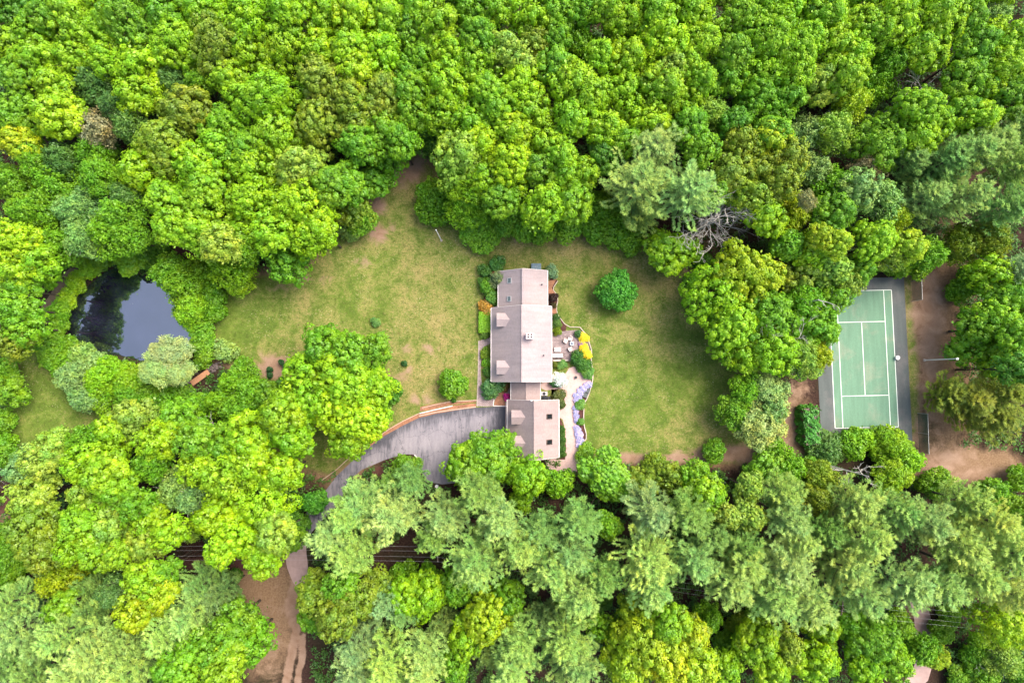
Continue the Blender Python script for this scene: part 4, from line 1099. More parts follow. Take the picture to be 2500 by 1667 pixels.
fb = MB(); fb.cyl(0, 0, -.2, .12, .05, seg=8); fb.cyl(0, 0, .12, .3, .16, .10, 12)
fb.build('ridge_finial', M['white'], gar, loc=(X4(x), Y4(y), 7.0))
edging([(gx0 - .28, gy0 + .5), (gx0 - .28, gy1 - .2)], 0, .06, .2, M['gravel'], 'door_apron', 'pale strip of paving along the foot of the garage doors', 'paving')

# ------------------------------------------------------------------ things beside the house
x, y = W(1309, 651, .7)
r = empty('bulkhead', (x, y, 0), 'blue grey steel cellar bulkhead against the end of the house wing', 'bulkhead')
b = MB(); b.hexa([(-.85, -.6, 0), (.85, -.6, 0), (.85, .6, 0), (-.85, .6, 0), (-.85, -.6, 1.0), (.85, -.6, 1.0), (.85, .6, .35), (-.85, .6, .35)]); b.build('base', M['grey'], r)
for s in (-1, 1):
    d_ = MB(); d_.slab([(s * .02, -.62, 1.08), (s * .82, -.62, 1.08), (s * .82, .62, .42), (s * .02, .62, .42)], .05)
    dd = d_.build('door', M['steel'], r)
    h_ = MB(); h_.slab([(s * .12, -.1, .87), (s * .18, -.1, .87), (s * .18, .14, .75), (s * .12, .14, .75)], .04); h_.build('handle', M['galv'], dd)
x, y = W(1328.6, 961, 1)
r = empty('ac_unit', (x, y, 0), 'light grey air conditioner cabinet against the breezeway wall', 'air conditioner')
b = MB(); b.box(-.55, .55, -.32, .32, .06, .85); b.build('cabinet', M['grey'], r, .03)
b = MB(); b.cyl(0, 0, .852, .87, .26, seg=24)
for k in range(6): b.obox(0, 0, .87 + .004 * k, .874 + .004 * k, .62, .02, k * math.pi / 6)
b.build('fan_grille', M['dark'], r)
b = MB(); b.box(-.62, .62, -.38, .38, 0, .058); b.build('base', M['stone'], r)
x, y = W(1332.5, 971.5, 1)
r = empty('barbecue_grill', (x, y, 0), 'black covered barbecue beside the grey cabinet', 'barbecue')
b = MB(); b.box(-.45, .45, -.28, .28, .15, .85); b.build('body', M['dark'], r, .03)
for s in (-1, 1): MB().box(s * .62 - .14, s * .62 + .14, -.25, .25, .8, .84).build('side_shelf', M['dark'], r)
pts = [(0, -.28, .87), (0, -.24, 1.02), (0, -.1, 1.12), (0, .1, 1.12), (0, .24, 1.02), (0, .28, .87)]
b = MB(); b.add([(-.43, p[1], p[2]) for p in pts] + [(.43, p[1], p[2]) for p in pts], [tuple(range(5, -1, -1)), tuple(range(6, 12))] + [(i, (i + 1) % 6, 6 + (i + 1) % 6, 6 + i) for i in range(6)])
lid = b.build('lid', M['dark'], r)
b = MB(); b.tube([(-.3, -.31, .95), (.3, -.31, .95)], .015, 8); b.build('handle', M['galv'], lid)
for sx in (-.38, .38):
    for sy in (-.22, .22):
        b = MB(); b.box(sx - .03, sx + .03, sy - .03, sy + .03, 0, .148); b.build('leg', M['dark'], r)

# patio furniture
def chair(px, py, rz, label):
    x, y = W(px, py, .45)
    r = empty('armchair', (x, y, .05), label, 'patio chair', 'cream patio armchairs', rz)
    b = MB(); b.box(-.36, .36, -.36, .36, .18, .26); b.build('frame', M['frame'], r)
    b = MB(); b.box(-.28, .28, -.32, .26, .262, .42); b.build('seat_cushion', M['cushion'], r, .04)
    b = MB(); b.hexa([(-.28, .26, .27), (.28, .26, .27), (.28, .36, .27), (-.28, .36, .27), (-.28, .33, .82), (.28, .33, .82), (.28, .43, .80), (-.28, .43, .80)]); b.build('backrest', M['cushion'], r, .03)
    for s in (-1, 1):
        b = MB(); b.box(s * .33 - .04, s * .33 + .04, -.36, .36, .262, .56); b.build('armrest', M['cushion'], r, .02)
        for q in (-.32, .32):
            b = MB(); b.box(s * .32 - .025, s * .32 + .025, q - .025, q + .025, 0, .18); b.build('leg', M['frame'], r)
chair(1381.3, 832, math.radians(60), 'cream armchair nearest the house on the patio, closest to the wall')
chair(1392.3, 826.3, math.radians(-25), 'cream armchair highest on the patio above the blue grey table')
chair(1392.6, 851.7, math.radians(205), 'cream armchair below the blue grey table on the patio')
x, y = W(1396.4, 838.6, .5)
r = empty('side_table', (x, y, .05), 'small square blue grey table between the cream armchairs', 'table')
b = MB(); b.box(-.34, .34, -.34, .34, .4, .45); tt = b.build('table_top', M['bluegrey'], r, .01)
b = MB(); b.cyl(0, 0, .452, .50, .12, .15, 16); b.build('fire_bowl', M['dark'], r)
for sx in (-.3, .3):
    for sy in (-.3, .3):
        b = MB(); b.box(sx - .025, sx + .025, sy - .025, sy + .025, 0, .4); b.build('leg', M['galv'], r)
x, y = W(1361.6, 853.2, .45)
r = empty('coffee_table', (x, y, .05), 'white rectangular coffee table in front of the patio sofa', 'table')
b = MB(); b.box(-.55, .55, -.36, .36, .36, .41); b.build('table_top', M['white'], r, .01)
for sx in (-.5, .5):
    for sy in (-.31, .31):
        b = MB(); b.box(sx - .03, sx + .03, sy - .03, sy + .03, 0, .36); b.build('leg', M['white'], r)
x, y = W(1362.3, 867.5, .5)
r = empty('sofa', (x, y, .05), 'three seat patio sofa with cream pink cushions by the low wall', 'sofa')
b = MB(); b.box(-1.02, 1.02, -.40, .36, .14, .26); b.build('frame', M['frame'], r)
for k in (-1, 0, 1):
    b = MB(); b.box(k * .64 - .31, k * .64 + .31, -.22, .34, .262, .44); b.build('seat_cushion', M['cushion'], r, .05)
    b = MB(); b.box(k * .64 - .31, k * .64 + .31, -.38, -.24, .262, .80); b.build('back_cushion', M['cushion'], r, .04)
for s in (-1, 1):
    b = MB(); b.box(s * 1.0 - .04, s * 1.0 + .04, -.40, .36, .262, .58); b.build('armrest', M['frame'], r)
    for q in (-.36, .32):
        b = MB(); b.box(s * .96 - .03, s * .96 + .03, q - .03, q + .03, 0, .14); b.build('leg', M['frame'], r)
x, y = W(1406, 921, .4)
r = empty('fire_pit', (x, y, .04), 'small dark round fire bowl on the pink gravel path', 'fire pit')
b = MB(); b.cyl(0, 0, .12, .34, .14, .26, 16); b.build('bowl', M['dark'], r)
for k in range(3):
    a = k * 2.094; b = MB(); b.tube([(.2 * math.cos(a), .2 * math.sin(a), 0), (.12 * math.cos(a), .12 * math.sin(a), .14)], .02, 6); b.build('leg', M['dark'], r)

# cold frames / window boxes in the bed
for i, (tx, ty, lab) in enumerate(((1690, 1128, 'dark green garden frame closest to the lavender top end'), (1675, 1160, 'dark green garden frame just below its twin by the stone wall'))):
    x, y = WT(5, tx, ty, .3)
    r = empty('cold_frame', (x, y, .05), lab, 'garden frame', 'green garden frames by the wall', math.radians(-20))
    b = MB(); b.box(-.42, .42, -.36, .36, 0, .28); b.build('base', M['stone'], r)
    b = MB(); b.box(-.45, .45, -.39, .39, .282, .32); b.build('lid', M['steel'] if 0 else M['apron'], r)

# ------------------------------------------------------------------ poles, court, fences
def pole(name, px, py, h, r0, label, cat, mat, lamp=False):
    x, y = W(px, py)
    r = empty(name, (x, y, 0), label, cat)
    b = MB(); b.tube([(0, 0, 0), (0, 0, h)], [r0, r0 * .7], 12); b.build('pole', mat, r)
    b = MB(); b.cyl(0, 0, 0, .12, r0 * 2.4, r0 * 1.8, 14); b.build('base', M['stone'], r)
    return r
fp = pole('flagpole', 1077.5, 587, 8.4, .10, 'bare white flagpole standing alone in the upper lawn', 'flagpole', M['white'])
b = MB(); b.tube([(0, 0, 8.4), (0, 0, 8.5), (0, 0, 8.62)], [.03, .11, .03], 10); b.build('finial', M['white'], fp)
lp = pole('lamp_pole', 2257, 879, 8.7, .11, 'tall white court lamp pole leaning over brown straw beside the tennis court', 'lamp pole', M['white'])
b = MB(); b.box(-.2, .2, -.14, .14, 8.70, 8.86); b.build('lamp_head', M['galv'], lp)

cc2 = W(2107.5, 875.5)                       # court centre
ca = math.radians(1.3)
cr = empty('tennis_court', (cc2[0], cc2[1], 0), 'green tennis court with white lines and dark grey surround', 'tennis court', None, ca)
LW, LL = 10.97 / 2, 23.77 / 2
b = MB(); b.box(-LW - 2.5, LW + 2.3, -LL - 3.4, LL + 2.2, 0, .045); b.build('surround', M['apron'], cr)
b = MB(); b.box(-LW, LW, -LL, LL, .046, .052); b.build('playing_surface', M['court'], cr)
ln = MB(); w2 = .055; z0, z1 = .0535, .057
S = 8.23 / 2
def hl(y, x0, x1, w=w2): ln.box(x0, x1, y - w, y + w, z0, z1)
def vl(x, y0, y1, w=w2): ln.box(x - w, x + w, y0, y1, z0, z1)
hl(LL, -LW, LW); hl(-LL, -LW, LW)
for sx in (-1, 1): vl(sx * LW, -LL + w2, LL - w2)
for sx in (-1, 1): vl(sx * S, -LL + w2, LL - w2)
hl(6.4, -S + w2, S - w2); hl(-6.4, -S + w2, S - w2)
vl(0, -6.4 + w2, 6.4 - w2)
ln.build('court_lines', M['line'], cr)

x, y = W(2190.5, 873, .4)
r = empty('white_tub', (x, y, .046), 'round white tub standing at the side of the tennis court', 'tub')
b = MB(); n = 20
prof = [(.26, 0), (.34, .5), (.38, .52), (.38, .58), (.30, .58), (.26, .45), (.0, .44)]
vv = []; ff = []
for rr_, zz_ in prof:
    for k in range(n): vv.append((rr_ * math.cos(6.2832 * k / n), rr_ * math.sin(6.2832 * k / n), zz_))
for i in range(len(prof) - 1):
    for k in range(n): ff.append((i * n + k, i * n + (k + 1) % n, (i + 1) * n + (k + 1) % n, (i + 1) * n + k))
ff.append(tuple(range(n)))
b.add(vv, ff); b.build('bowl', M['white'], r)
b = MB(); b.cyl(0, 0, .445, .56, .10, seg=12); b.build('spout', M['grey'], r)

def mat_net():
    t = NT('chain_link'); v = t.coord()
    tr = t.node('ShaderNodeBsdfTransparent'); d = t.node('ShaderNodeBsdfDiffuse'); d.inputs['Color'].default_value = (.10, .13, .10, 1)
    mx_ = t.node('ShaderNodeMixShader')
    # woven diamond pattern of the wire
    se = t.node('ShaderNodeSeparateXYZ'); t.l.new(v, se.inputs[0])
    a = t.math('ADD', se.outputs['Y'], se.outputs['Z']); b_ = t.math('SUBTRACT', se.outputs['Y'], se.outputs['Z'])
    def st(q): return t.math('LESS_THAN', t.math('FRACT', t.math('MULTIPLY', q, 14.0)), .22)
    t.l.new(t.math('MAXIMUM', st(a), st(b_)), mx_.inputs[0])
    t.l.new(tr.outputs[0], mx_.inputs[1]); t.l.new(d.outputs[0], mx_.inputs[2]); t.l.new(mx_.outputs[0], t.out.inputs[0])
    return t.m
M['mesh'] = mat_net()
def fence(x, ya, yb, label):
    r = empty('chain_fence', (x, (ya + yb) / 2, 0), label, 'chain fence', 'chain link fence panels beside the court')
    L = abs(yb - ya)
    n = max(2, round(L / 3))
    for i in range(n + 1):
        b = MB(); yy = -L / 2 + L * i / n; b.tube([(0, yy, 0), (0, yy, 3.02)], .035, 8); b.tube([(0, yy, 3.02), (0, yy, 3.08)], [.045, .01], 8); b.build('post', M['galv'], r)
    b = MB(); b.tube([(0, -L / 2, 2.98), (0, L / 2, 2.98)], .025, 6); b.build('top_rail', M['galv'], r)
    b = MB(); b.box(-.006, .006, -L / 2, L / 2, .05, 2.95); b.build('netting', M['mesh'], r)
fx_ = W(2226, 700)[0]
fence(fx_, W(2226, 736)[1], W(2222, 640)[1], 'upper chain link fence panel on the straw above the lamp pole')
fx_ = W(2241, 1050)[0]
fence(fx_, W(2241, 1104)[1], W(2239, 1008)[1], 'lower chain link fence panel on the straw below the lamp pole')

# ------------------------------------------------------------------ footbridge and stone dam
bx_, by_ = WT(4, 1367, 1040, .7)
ang = math.radians(35.5)
r = empty('footbridge', (bx_, by_, 0), 'orange brown wooden footbridge over the dark stone spillway by the pond', 'footbridge', None, ang)
b = MB()
for k in range(19): b.box(-1.8 + k * .19, -1.8 + k * .19 + .175, -.48, .48, .62, .67)
b.build('deck', M['deck'], r)
for s in (-1, 1):
    b = MB(); b.box(-1.85, 1.85, s * .42 - .05, s * .42 + .05, .42, .618); b.build('beam', M['frame'], r)
    b = MB(); b.box(-1.8, 1.8, s * .45 - .03, s * .45 + .03, .672, .72); b.build('curb_rail', M['deck'], r)
def boulders(name, pts, label, wd_=.9, n=26, seed=3):
    rnd = random.Random(seed); b = MB()
    L = [math.hypot(pts[i + 1][0] - pts[i][0], pts[i + 1][1] - pts[i][1]) for i in range(len(pts) - 1)]
    tot = sum(L)
    for k in range(n):
        s = tot * (k + rnd.random()) / n
        i = 0
        while i < len(L) - 1 and s > L[i]: s -= L[i]; i += 1
        t = min(1, s / L[i]); cx_ = pts[i][0] + (pts[i + 1][0] - pts[i][0]) * t + rnd.uniform(-wd_, wd_) * .5; cy_ = pts[i][1] + (pts[i + 1][1] - pts[i][1]) * t + rnd.uniform(-wd_, wd_) * .5
        q = fib(14) * np.array([rnd.uniform(.25, .5), rnd.uniform(.2, .4), rnd.uniform(.15, .4)])
        bm = bmesh.new()
        for p in q: bm.verts.new((cx_ + p[0] + rnd.uniform(-.05, .05), cy_ + p[1] + rnd.uniform(-.05, .05), .15 + p[2]))
        res = bmesh.ops.convex_hull(bm, input=bm.verts)
        bm.verts.index_update()
        vl_ = [v for v in bm.verts if v.link_faces]; mp_ = {v: i for i, v in enumerate(vl_)}
        b.add([tuple(v.co) for v in vl_], [tuple(mp_[v] for v in f.verts) for f in bm.faces]); bm.free()
    return tag(b.build(name, M['rock']), label, 'stone wall')
boulders('stone_dam', wt(4, [(1170, 1165), (1240, 1130), (1310, 1085)]), 'dark stones of the dam at the lower end of the footbridge', 1.0, 30, 3)
boulders('stone_dam', wt(4, [(1425, 1005), (1470, 965), (1500, 945)]), 'grey stones of the dam at the upper end of the footbridge', 1.2, 26, 4)

# ------------------------------------------------------------------ power line
def upole(px, py, h, label, rz):
    x, y = W(px, py, h)
    r = empty('utility_pole', (x, y, 0), label, 'utility pole', 'wooden poles of the power line', rz)
    b = MB(); b.tube([(0, 0, 0), (0, 0, h)], [.17, .11], 10); b.build('pole', M['pole'], r)
    b = MB(); b.box(-.06, .06, -1.25, 1.25, h - .55, h - .42); c_ = b.build('crossarm', M['pole'], r)
    for q in (-1.15, -.45, .45, 1.15):
        b = MB(); b.tube([(0, q, h - .418), (0, q, h - .36), (0, q, h - .30), (0, q, h - .24)], [.03, .055, .055, .03], 8); b.build('insulator', M['white'], c_)
    pts = [(x - q * math.sin(rz), y + q * math.cos(rz), h - .22) for q in (-1.15, -.45, .45, 1.15)]
    return pts
PA = upole(*TP(7, 782, 690), 8.8, 'utility pole at the lower edge of the pale trees above the pine corner', math.radians(-18))
PB = upole(*TP(8, 664, 690), 8.8, 'utility pole beside the bare red ground under the wires', math.radians(3))
PC = upole(*TP(9, 1120, 1060), 8.8, 'utility pole at the pine edge above the pink track', math.radians(-8))
PD_ = [(W(2700, 1575, 8.5)[0], W(2700, 1575 - 12 * k, 8.5)[1], 8.5) for k in range(4)]
PZ = [(W(-260, 985 + 16 * (3 - k), 8.5)[0], W(-260, 985 + 16 * (3 - k), 8.5)[1], 8.5) for k in range(4)]
def span(A, B, labels, sag=1.0):
    for a, b_, lab in zip(A, B, labels):
        n = 14; pts = []
        for i in range(n + 1):
            t = i / n
            pts.append((a[0] + (b_[0] - a[0]) * t, a[1] + (b_[1] - a[1]) * t, a[2] + (b_[2] - a[2]) * t - sag * 4 * t * (1 - t)))
        m = MB().tube(pts, .008, 5)
        tag(m.build('power_line', M['wire']), lab, 'power line', 'wires of the power line')
nmk = ['lowest', 'second lowest', 'second highest', 'highest']
span(PA, PB, [f'{k} of four pale wires crossing the bare red ground' for k in nmk])
span(PB, PC, [f'{k} of four pale wires hidden among the pines' for k in nmk])
span(PC, PD_, [f'{k} of four pale wires crossing the pink track at the bottom' for k in nmk])
span(PZ, PA, [f'{k} of four pale wires at the pond side edge of the photo' for k in nmk])

# ------------------------------------------------------------------ garden plants near the house
def plant(name, px, py, rpx, h, color, label, cat='shrub', mat=None, seed=0, kind='s', group=None):
    z = h * .5
    r = rpx * (H - z) / F
    x, y = W(px, py, z)
    R, cm = min(PM[kind], key=lambda q: abs(q[0] - r))
    root = empty(name, (x, y, 0), label, cat, group, (px * 3.7) % 6.28)
    if mat is not None or r < 1.05:
        cm = crown_broad(name + '_crown', int(px + py), r, 6, fl=max(.2, r * .26), leaf=max(.09, r * .085), per=22, messy=.7, dome=.7, kz=.8, low=-.8, mat=mat or M['leaf']); R = r
    s = r / R
    c = link('crown', cm, None, root, (0, 0, z), None, (s, s, min(s * 1.2, h * .5 / (R * .8)))); c.color = (*color, 1)
    link('trunk', TRUNKS[0], None, root, (0, 0, 0), None, (r * .7, r * .7, z))
    return root
plant('shrub', 1348, 664, 15, 2.0, (.20, .34, .16), 'silvery pale shrub at the upper corner of the house wing')
plant('shrub', 1350, 727, 12, 1.6, (.045, .02, .018), 'very dark purple shrub against the rear of the house wing')
plant('shrub', 1351, 745, 7, 1.0, (.08, .06, .02), 'small dark shrub below the purple one')
plant('shrub', 1357, 775, 9, 1.2, (.07, .16, .03), 'upper green shrub in the narrow bed behind the house')
plant('shrub', 1358, 790, 11, 1.3, (.10, .20, .03), 'middle green shrub in the narrow bed behind the house')
plant('shrub', 1361, 808, 12, 1.3, (.17, .25, .01), 'yellow green shrub at the upper corner of the patio')
plant('flowering_shrub', 1423, 823, 14, .9, (1, 1, 1), 'upper bright yellow flowering clump beside the patio', 'flower clump', M['yel'])
plant('flowering_shrub', 1427, 853, 14, .9, (1, 1, 1), 'large bright yellow flowering clump below the purple flowers', 'flower clump', M['yel'])
plant('flowering_shrub', 1434, 866, 11, .8, (1, 1, 1), 'lowest bright yellow clump along the stone wall', 'flower clump', M['yel'])
plant('flowering_shrub', 1421, 838, 8, .5, (1, 1, 1), 'small purple flowers between two yellow clumps', 'flower clump', M['pur'])
plant('shrub', 1412, 815, 9, 1.0, (.08, .19, .05), 'leafy green plant above the upper yellow clump')
plant('shrub', 1409, 876, 17, 2.0, (.05, .16, .02), 'deep green bush between the patio and the yellow flowers')
plant('shrub', 1424, 892, 16, 1.6, (.065, .19, .02), 'green bush below the deep green bush by the wall')
plant('shrub', 1437, 912, 14, 1.2, (.13, .30, .05), 'light green bush along the stone wall above the lavender')
plant('shrub', 1373, 889, 12, 1.0, (.14, .30, .06), 'light green ferny plant below the patio sofa')
plant('shrub', 1354, 890, 8, 1.2, (.12, .15, .01), 'dark yellow bush against the house below the sofa')
plant('flowering_shrub', 1364, 926, 19, 2.0, (1, 1, 1), 'large white flowering bush at the rear corner of the house', 'flowering bush', M['wfl'])
plant('shrub', 1352, 935, 11, 1.5, (.07, .19, .06), 'green foliage beneath the white flowering bush')
plant('shrub', 1363, 968, 16, 1.4, (.10, .12, .025), 'brownish green bush beside the black barbecue')
plant('shrub', 1369, 985, 13, 1.2, (.09, .12, .02), 'olive bush at the upper rear corner of the garage')
for i in range(6):
    plant('shrub', 1372, 1048 + 12 * i, 9, 1.3, (.06 + .01 * (i % 2), .15, .02), f'{["first", "second", "third", "fourth", "fifth", "sixth"][i]} dark green bush down the rear wall of the garage', group='bushes behind the garage')
for i, (tx, ty, rr) in enumerate(((1645, 1220, 13), (1645, 1345, 9))):
    px, py = TP(5, tx, ty)
    plant('shrub', px, py, rr, .8, (.13, .29, .04), ['light green clump in the middle of the lavender bed', 'smaller green clump lower in the lavender bed'][i], seed=i)
LV = [(1700, 1088, 9), (1680, 1100, 11), (1660, 1120, 11), (1645, 1145, 12), (1625, 1170, 11), (1615, 1195, 9), (1612, 1250, 8), (1612, 1275, 8), (1615, 1305, 8), (1614, 1330, 7), (1618, 1385, 9), (1625, 1410, 11), (1636, 1440, 12), (1638, 1470, 12), (1638, 1500, 10)]
on = ['first', 'second', 'third', 'fourth', 'fifth', 'sixth', 'seventh', 'eighth', 'ninth', 'tenth', 'eleventh', 'twelfth', 'thirteenth', 'fourteenth', 'fifteenth']
for i, (tx, ty, rr) in enumerate(LV):
    px, py = TP(5, tx, ty)
    plant('lavender', px, py, rr * .86, .45, (1, 1, 1), f'{on[i]} lavender flower mound from the top along the path', 'lavender', M['lav'], group='lavender mounds along the garden path')
# front
plant('small_tree', 1216, 681, 24, 4.6, (.19, .27, .11), 'pale grey green tree leaning over the wing roof', 'small tree', kind='f')
plant('shrub', 1190, 700, 19, 2.5, (.12, .30, .02), 'bright green shrub in front of the house wing')
plant('shrub', 1202, 728, 17, 2.2, (.12, .28, .04), 'round light green shrub at the lower end of the wing')
plant('shrub', 1212, 648, 20, 2.4, (.06, .18, .03), 'dark green shrub at the top corner of the wing')
plant('shrub', 1187, 662, 17, 2.0, (.07, .18, .025), 'green shrub on the lawn side of the top corner')
plant('shrub', 1206, 671, 9, 2.6, (.26, .12, .06), 'small reddish shrub among the greens by the wing')
plant('shrub', 1178, 688, 13, 1.4, (.10, .24, .03), 'low green shrub at the outer edge of the front bed')
plant('shrub', 1186, 748, 17, 1.6, (.46, .26, .04), 'orange leaved shrub at the upper front corner of the house')
plant('shrub', 1184, 816, 13, 1.0, (.12, .22, .02), 'olive green shrub below the clipped hedge')
plant('shrub', 1186, 862, 14, 1.1, (.16, .27, .01), 'yellow green shrub beside the front walk')
plant('shrub', 1188, 884, 13, 1.0, (.15, .36, .01), 'vivid green low shrub beside the front walk')
plant('shrub', 1190, 907, 13, 1.1, (.09, .22, .02), 'mid green shrub below the vivid one at the walk')
plant('shrub', 1200, 947, 25, 2.4, (.09, .22, .06), 'large green bush with whitish flecks at the lower front corner')
plant('shrub', 1232, 948, 10, 1.0, (.20, .11, .03), 'reddish brown low shrub beside the breezeway')
plant('flowering_shrub', 1238, 968, 9, 1.0, (1, 1, 1), 'vivid magenta flowering azalea beside the breezeway', 'azalea', M['mag'])
plant('shrub', 1108, 977, 5, .8, (.07, .2, .02), 'small green shrub at the timber rail above the driveway')
for i, (tx, ty) in enumerate(((1925, 935), (1950, 965), (1842, 985), (1845, 1025))):
    px, py = TP(4, tx, ty)
    plant('young_evergreen', px, py, 6.5, 1.1, (.03, .10, .025), ['upper small evergreen on the red soil, closest to the drive', 'small evergreen just under the upper one on red soil', 'small evergreen on the red soil facing the bridge', 'lowest small evergreen on the red soil patch'][i], 'small evergreen', group='small evergreens on the red soil')
plant('shrub', 987, 887, 7, .8, (.03, .10, .02), 'tiny dark evergreen on bare ground beside the big lawn tree', 'small evergreen')
plant('shrub', 917, 786, 12, .9, (.12, .26, .05), 'small light green sapling alone on the upper lawn', 'sapling')

# clipped hedge
def box_surface(lx, ly, h):
    def fn(rng, n):
        wob = .07 * min(lx, ly) * (1 if h < 2 else 2.2)
        A = np.array([lx * ly, lx * h, lx * h, ly * h, ly * h]); k = rng.choice(5, n, p=A / A.sum())
        u, v = rng.uniform(-.5, .5, n), rng.uniform(0, 1, n)
        P = np.zeros((n, 3)); N = np.zeros((n, 3))
        for i, (ax, s) in enumerate([('t', 1), ('y', 1), ('y', -1), ('x', 1), ('x', -1)]):
            m = k == i
            if ax == 't': P[m] = np.stack([u[m] * lx, (v[m] - .5) * ly, np.full(m.sum(), h)], 1); N[m] = (0, 0, 1)
            elif ax == 'y': P[m] = np.stack([u[m] * lx, np.full(m.sum(), s * ly / 2), v[m] * h], 1); N[m] = (0, s, 0)
            else: P[m] = np.stack([np.full(m.sum(), s * lx / 2), u[m] * ly, v[m] * h], 1); N[m] = (s, 0, 0)
        if h > 2:
            q = P * 1.9
            dsp = np.sin(q[:, 0] + 1.3 * np.sin(q[:, 1])) * np.cos(q[:, 1] * 1.1 + q[:, 2]) + .5 * np.sin(q[:, 1] * 2.3 + q[:, 0] * 3)
            P = P + N * (dsp * wob)[:, None]; P[:, :2] *= (1 - .12 * (P[:, 2:3] / h) ** 3)
        return P, N
    return fn
def hedge(px, py, lx, ly, h, color, label, leaf=.12, n=9000, name='hedge', cat='hedge', rz=0):
    x, y = W(px, py, h)
    root = empty(name, (x, y, 0), label, cat, None, rz)
    c = link('foliage', crown_shell(name, int(px), box_surface(lx, ly, h), n, leaf, M['leaf'], .45), None, root); c.color = (*color, 1)
    b = MB(); b.box(-lx / 2 + .12, lx / 2 - .12, -ly / 2 + .12, ly / 2 - .12, 0, h - .12); b.build('trunk', M['frame'], root)
hedge(1184.5, 786.5, 2.15, 3.5, 1.0, (.19, .40, .012), 'clipped rectangular lime green hedge against the house front', .13, 7000)
hedge(*TP(6, 905, 1375), 2.6, 6.4, 3.0, (.075, .26, .03), 'tall vine covered green hedge block at the corner of the court', .24, 9000, rz=math.radians(3))
x, y = TP(6, 905, 1375)

# small tub seen under the pines
x, y = W(1066, 1187, .5)
r = empty('pale_barrel', (x, y, 0), 'small pale blue barrel half hidden under the pines below the driveway', 'barrel')
b = MB(); b.tube([(0, 0, 0), (0, 0, .3), (0, 0, .7)], [.28, .33, .28], 16); b.build('body', M['bluegrey'], r)
b = MB(); b.cyl(0, 0, .702, .74, .29, seg=16); b.build('lid', M['white'], r)

# ------------------------------------------------------------------ dead trees
def dead(px, py, z, h, spread, seed, label, drift=(0, 0), nmain=9, depth=4, r0=.2, rot=None, name='dead_tree'):
    x, y = W(px, py, z)
    me = dead_mesh('dead_tree', seed, h, spread, drift, depth, nmain, r0)
    root = empty(name, (x - drift[0] * z / max(h, .1), y - drift[1] * z / max(h, .1), 0), label, 'dead tree')
    link('trunk', me, M['dead'], root, rot=rot)
    return root
dead(*TP(3, 230, 1500), 11, 13, 5.0, 5, 'big bare grey dead tree between the twin pines and golden trees', (1.2, .8), 13)
dead(*TP(3, 290, 1440), 12, 13, 3.4, 6, 'bare dead crown just above the big dead tree', (1.8, .6), 8)
dead(*TP(3, 1720, 560), 12, 12, 3.8, 7, 'thin bare branches of a dead tree in the upper forest gap', (3.5, 2.0), 8, 3, .15)
dead(*TP(6, 920, 515), 12, 13, 2.6, 8, 'broken grey branch end sticking out above the court side trees', (3.0, .6), 7, 3, .16)
dead(*TP(6, 610, 630), 12, 12, 3.0, 9, 'grey bare twigs in the middle of the large lime tree', (1.0, -.4), 7, 3, .1)
dead(*TP(9, 1270, 150), 9, 9.5, 2.6, 10, 'pale dead trunk fork leaning out below the court', (4.5, -1.2), 6, 3, .17)
dead(*TP(4, 1480, 1400), 8, 9, 3.6, 11, 'tangle of grey dead branches below the footbridge', (1.0, -1.0), 8, 3, .12)
dead(*TP(6, 820, 770), 12, 12.4, 2.5, 12, 'thin bare twigs above the pale tree beside the court', (.8, -.4), 7, 3, .09)
dead(*TP(9, 2050, 1390), 2, 2.5, 2.8, 13, 'pile of cut grey branches by the bottom corner', (.4, .2), 8, 3, .08, name='brush_pile')

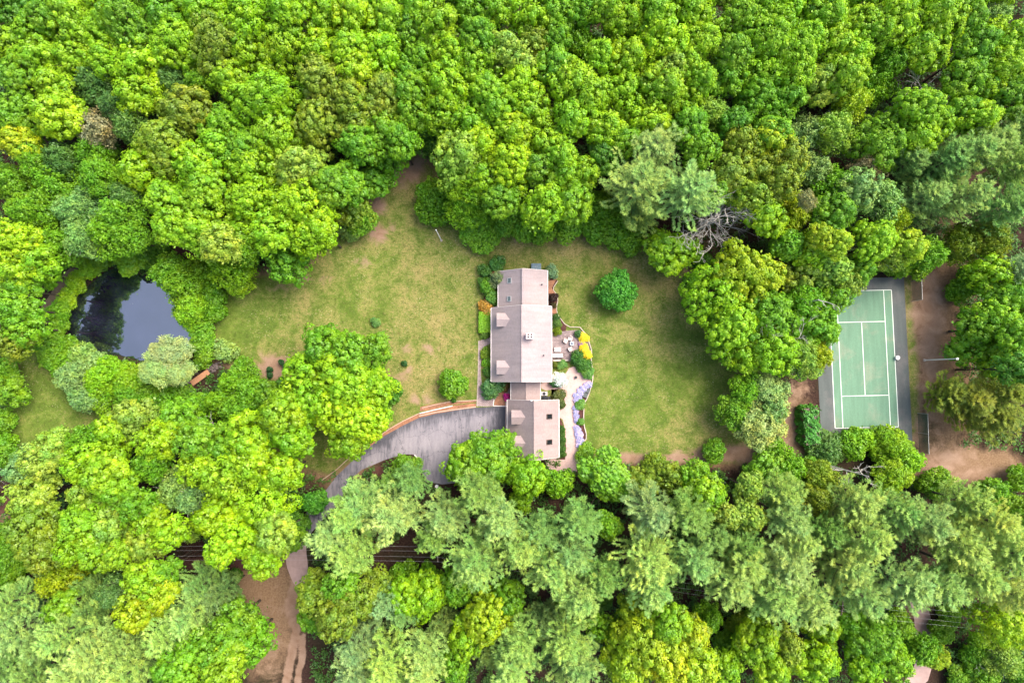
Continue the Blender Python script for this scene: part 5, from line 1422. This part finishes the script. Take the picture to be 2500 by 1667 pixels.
# ------------------------------------------------------------------ trees
for n, s in TREES.items():
    for e in s.replace('\n', ';').split(';'):
        q = e.split()
        if len(q) < 4: continue
        if float(q[2]) < 10: continue
        px, py = TP(n, float(q[0]), float(q[1]))
        add_tree(px, py, float(q[2]) / 2.8, q[3][0], q[3][1], float(q[4]) if len(q) > 4 else None, n)
for i in range(30):
    add_tree(20 + i * 84 + (i % 3) * 9, -32 - (i % 2) * 22, 56, 'm', 'LGLKGLYGL'[i % 9], None, i)
name_trees()

# ------------------------------------------------------------------ undergrowth: low leafy growth on the forest floor
rng = np.random.default_rng(77)
open_polys = [POND, [WT(7, *p) for p in [(1560, 760), (2150, 560), (2130, 1650), (1650, 1650), (1640, 1250)]], [WT(6, *p) for p in [(900, 270), (1850, 250), (1900, 1500), (2352, 1560), (2352, 1750), (1600, 1750), (700, 1500), (640, 1200)]],
              [WT(8, *p) for p in [(100, 600), (720, 600), (720, 880), (100, 880)]], [WT(4, *p) for p in [(200, 700), (420, 700), (760, 130), (560, 150), (330, 420)]], [WT(4, *p) for p in [(1130, 90), (1420, 90), (1420, 320), (1130, 250)]],
              DRIVE, [WT(9, *p) for p in [(1530, 900), (1720, 900), (1800, 1650), (1480, 1650)]], [WT(4, *p) for p in [(1150, 1200), (1140, 1130), (1480, 900), (1560, 950), (1300, 1130)]], [WT(7, *p) for p in [(800, 600), (1500, 600), (1500, 780), (800, 780)]]]
N0 = 26000
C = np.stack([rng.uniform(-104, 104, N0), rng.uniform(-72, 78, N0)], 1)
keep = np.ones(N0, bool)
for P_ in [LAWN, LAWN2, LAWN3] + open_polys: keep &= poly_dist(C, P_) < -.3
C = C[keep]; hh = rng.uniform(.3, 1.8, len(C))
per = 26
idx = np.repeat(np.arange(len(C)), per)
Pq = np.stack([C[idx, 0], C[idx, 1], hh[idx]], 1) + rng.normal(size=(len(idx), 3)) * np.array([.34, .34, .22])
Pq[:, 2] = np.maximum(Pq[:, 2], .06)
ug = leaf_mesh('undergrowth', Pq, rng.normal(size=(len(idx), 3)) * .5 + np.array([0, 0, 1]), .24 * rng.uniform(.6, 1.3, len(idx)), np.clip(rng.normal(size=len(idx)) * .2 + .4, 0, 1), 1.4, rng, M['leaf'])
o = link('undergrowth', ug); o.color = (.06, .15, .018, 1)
tag(o, 'low leafy undergrowth covering the shaded forest floor', 'undergrowth', kind='stuff')
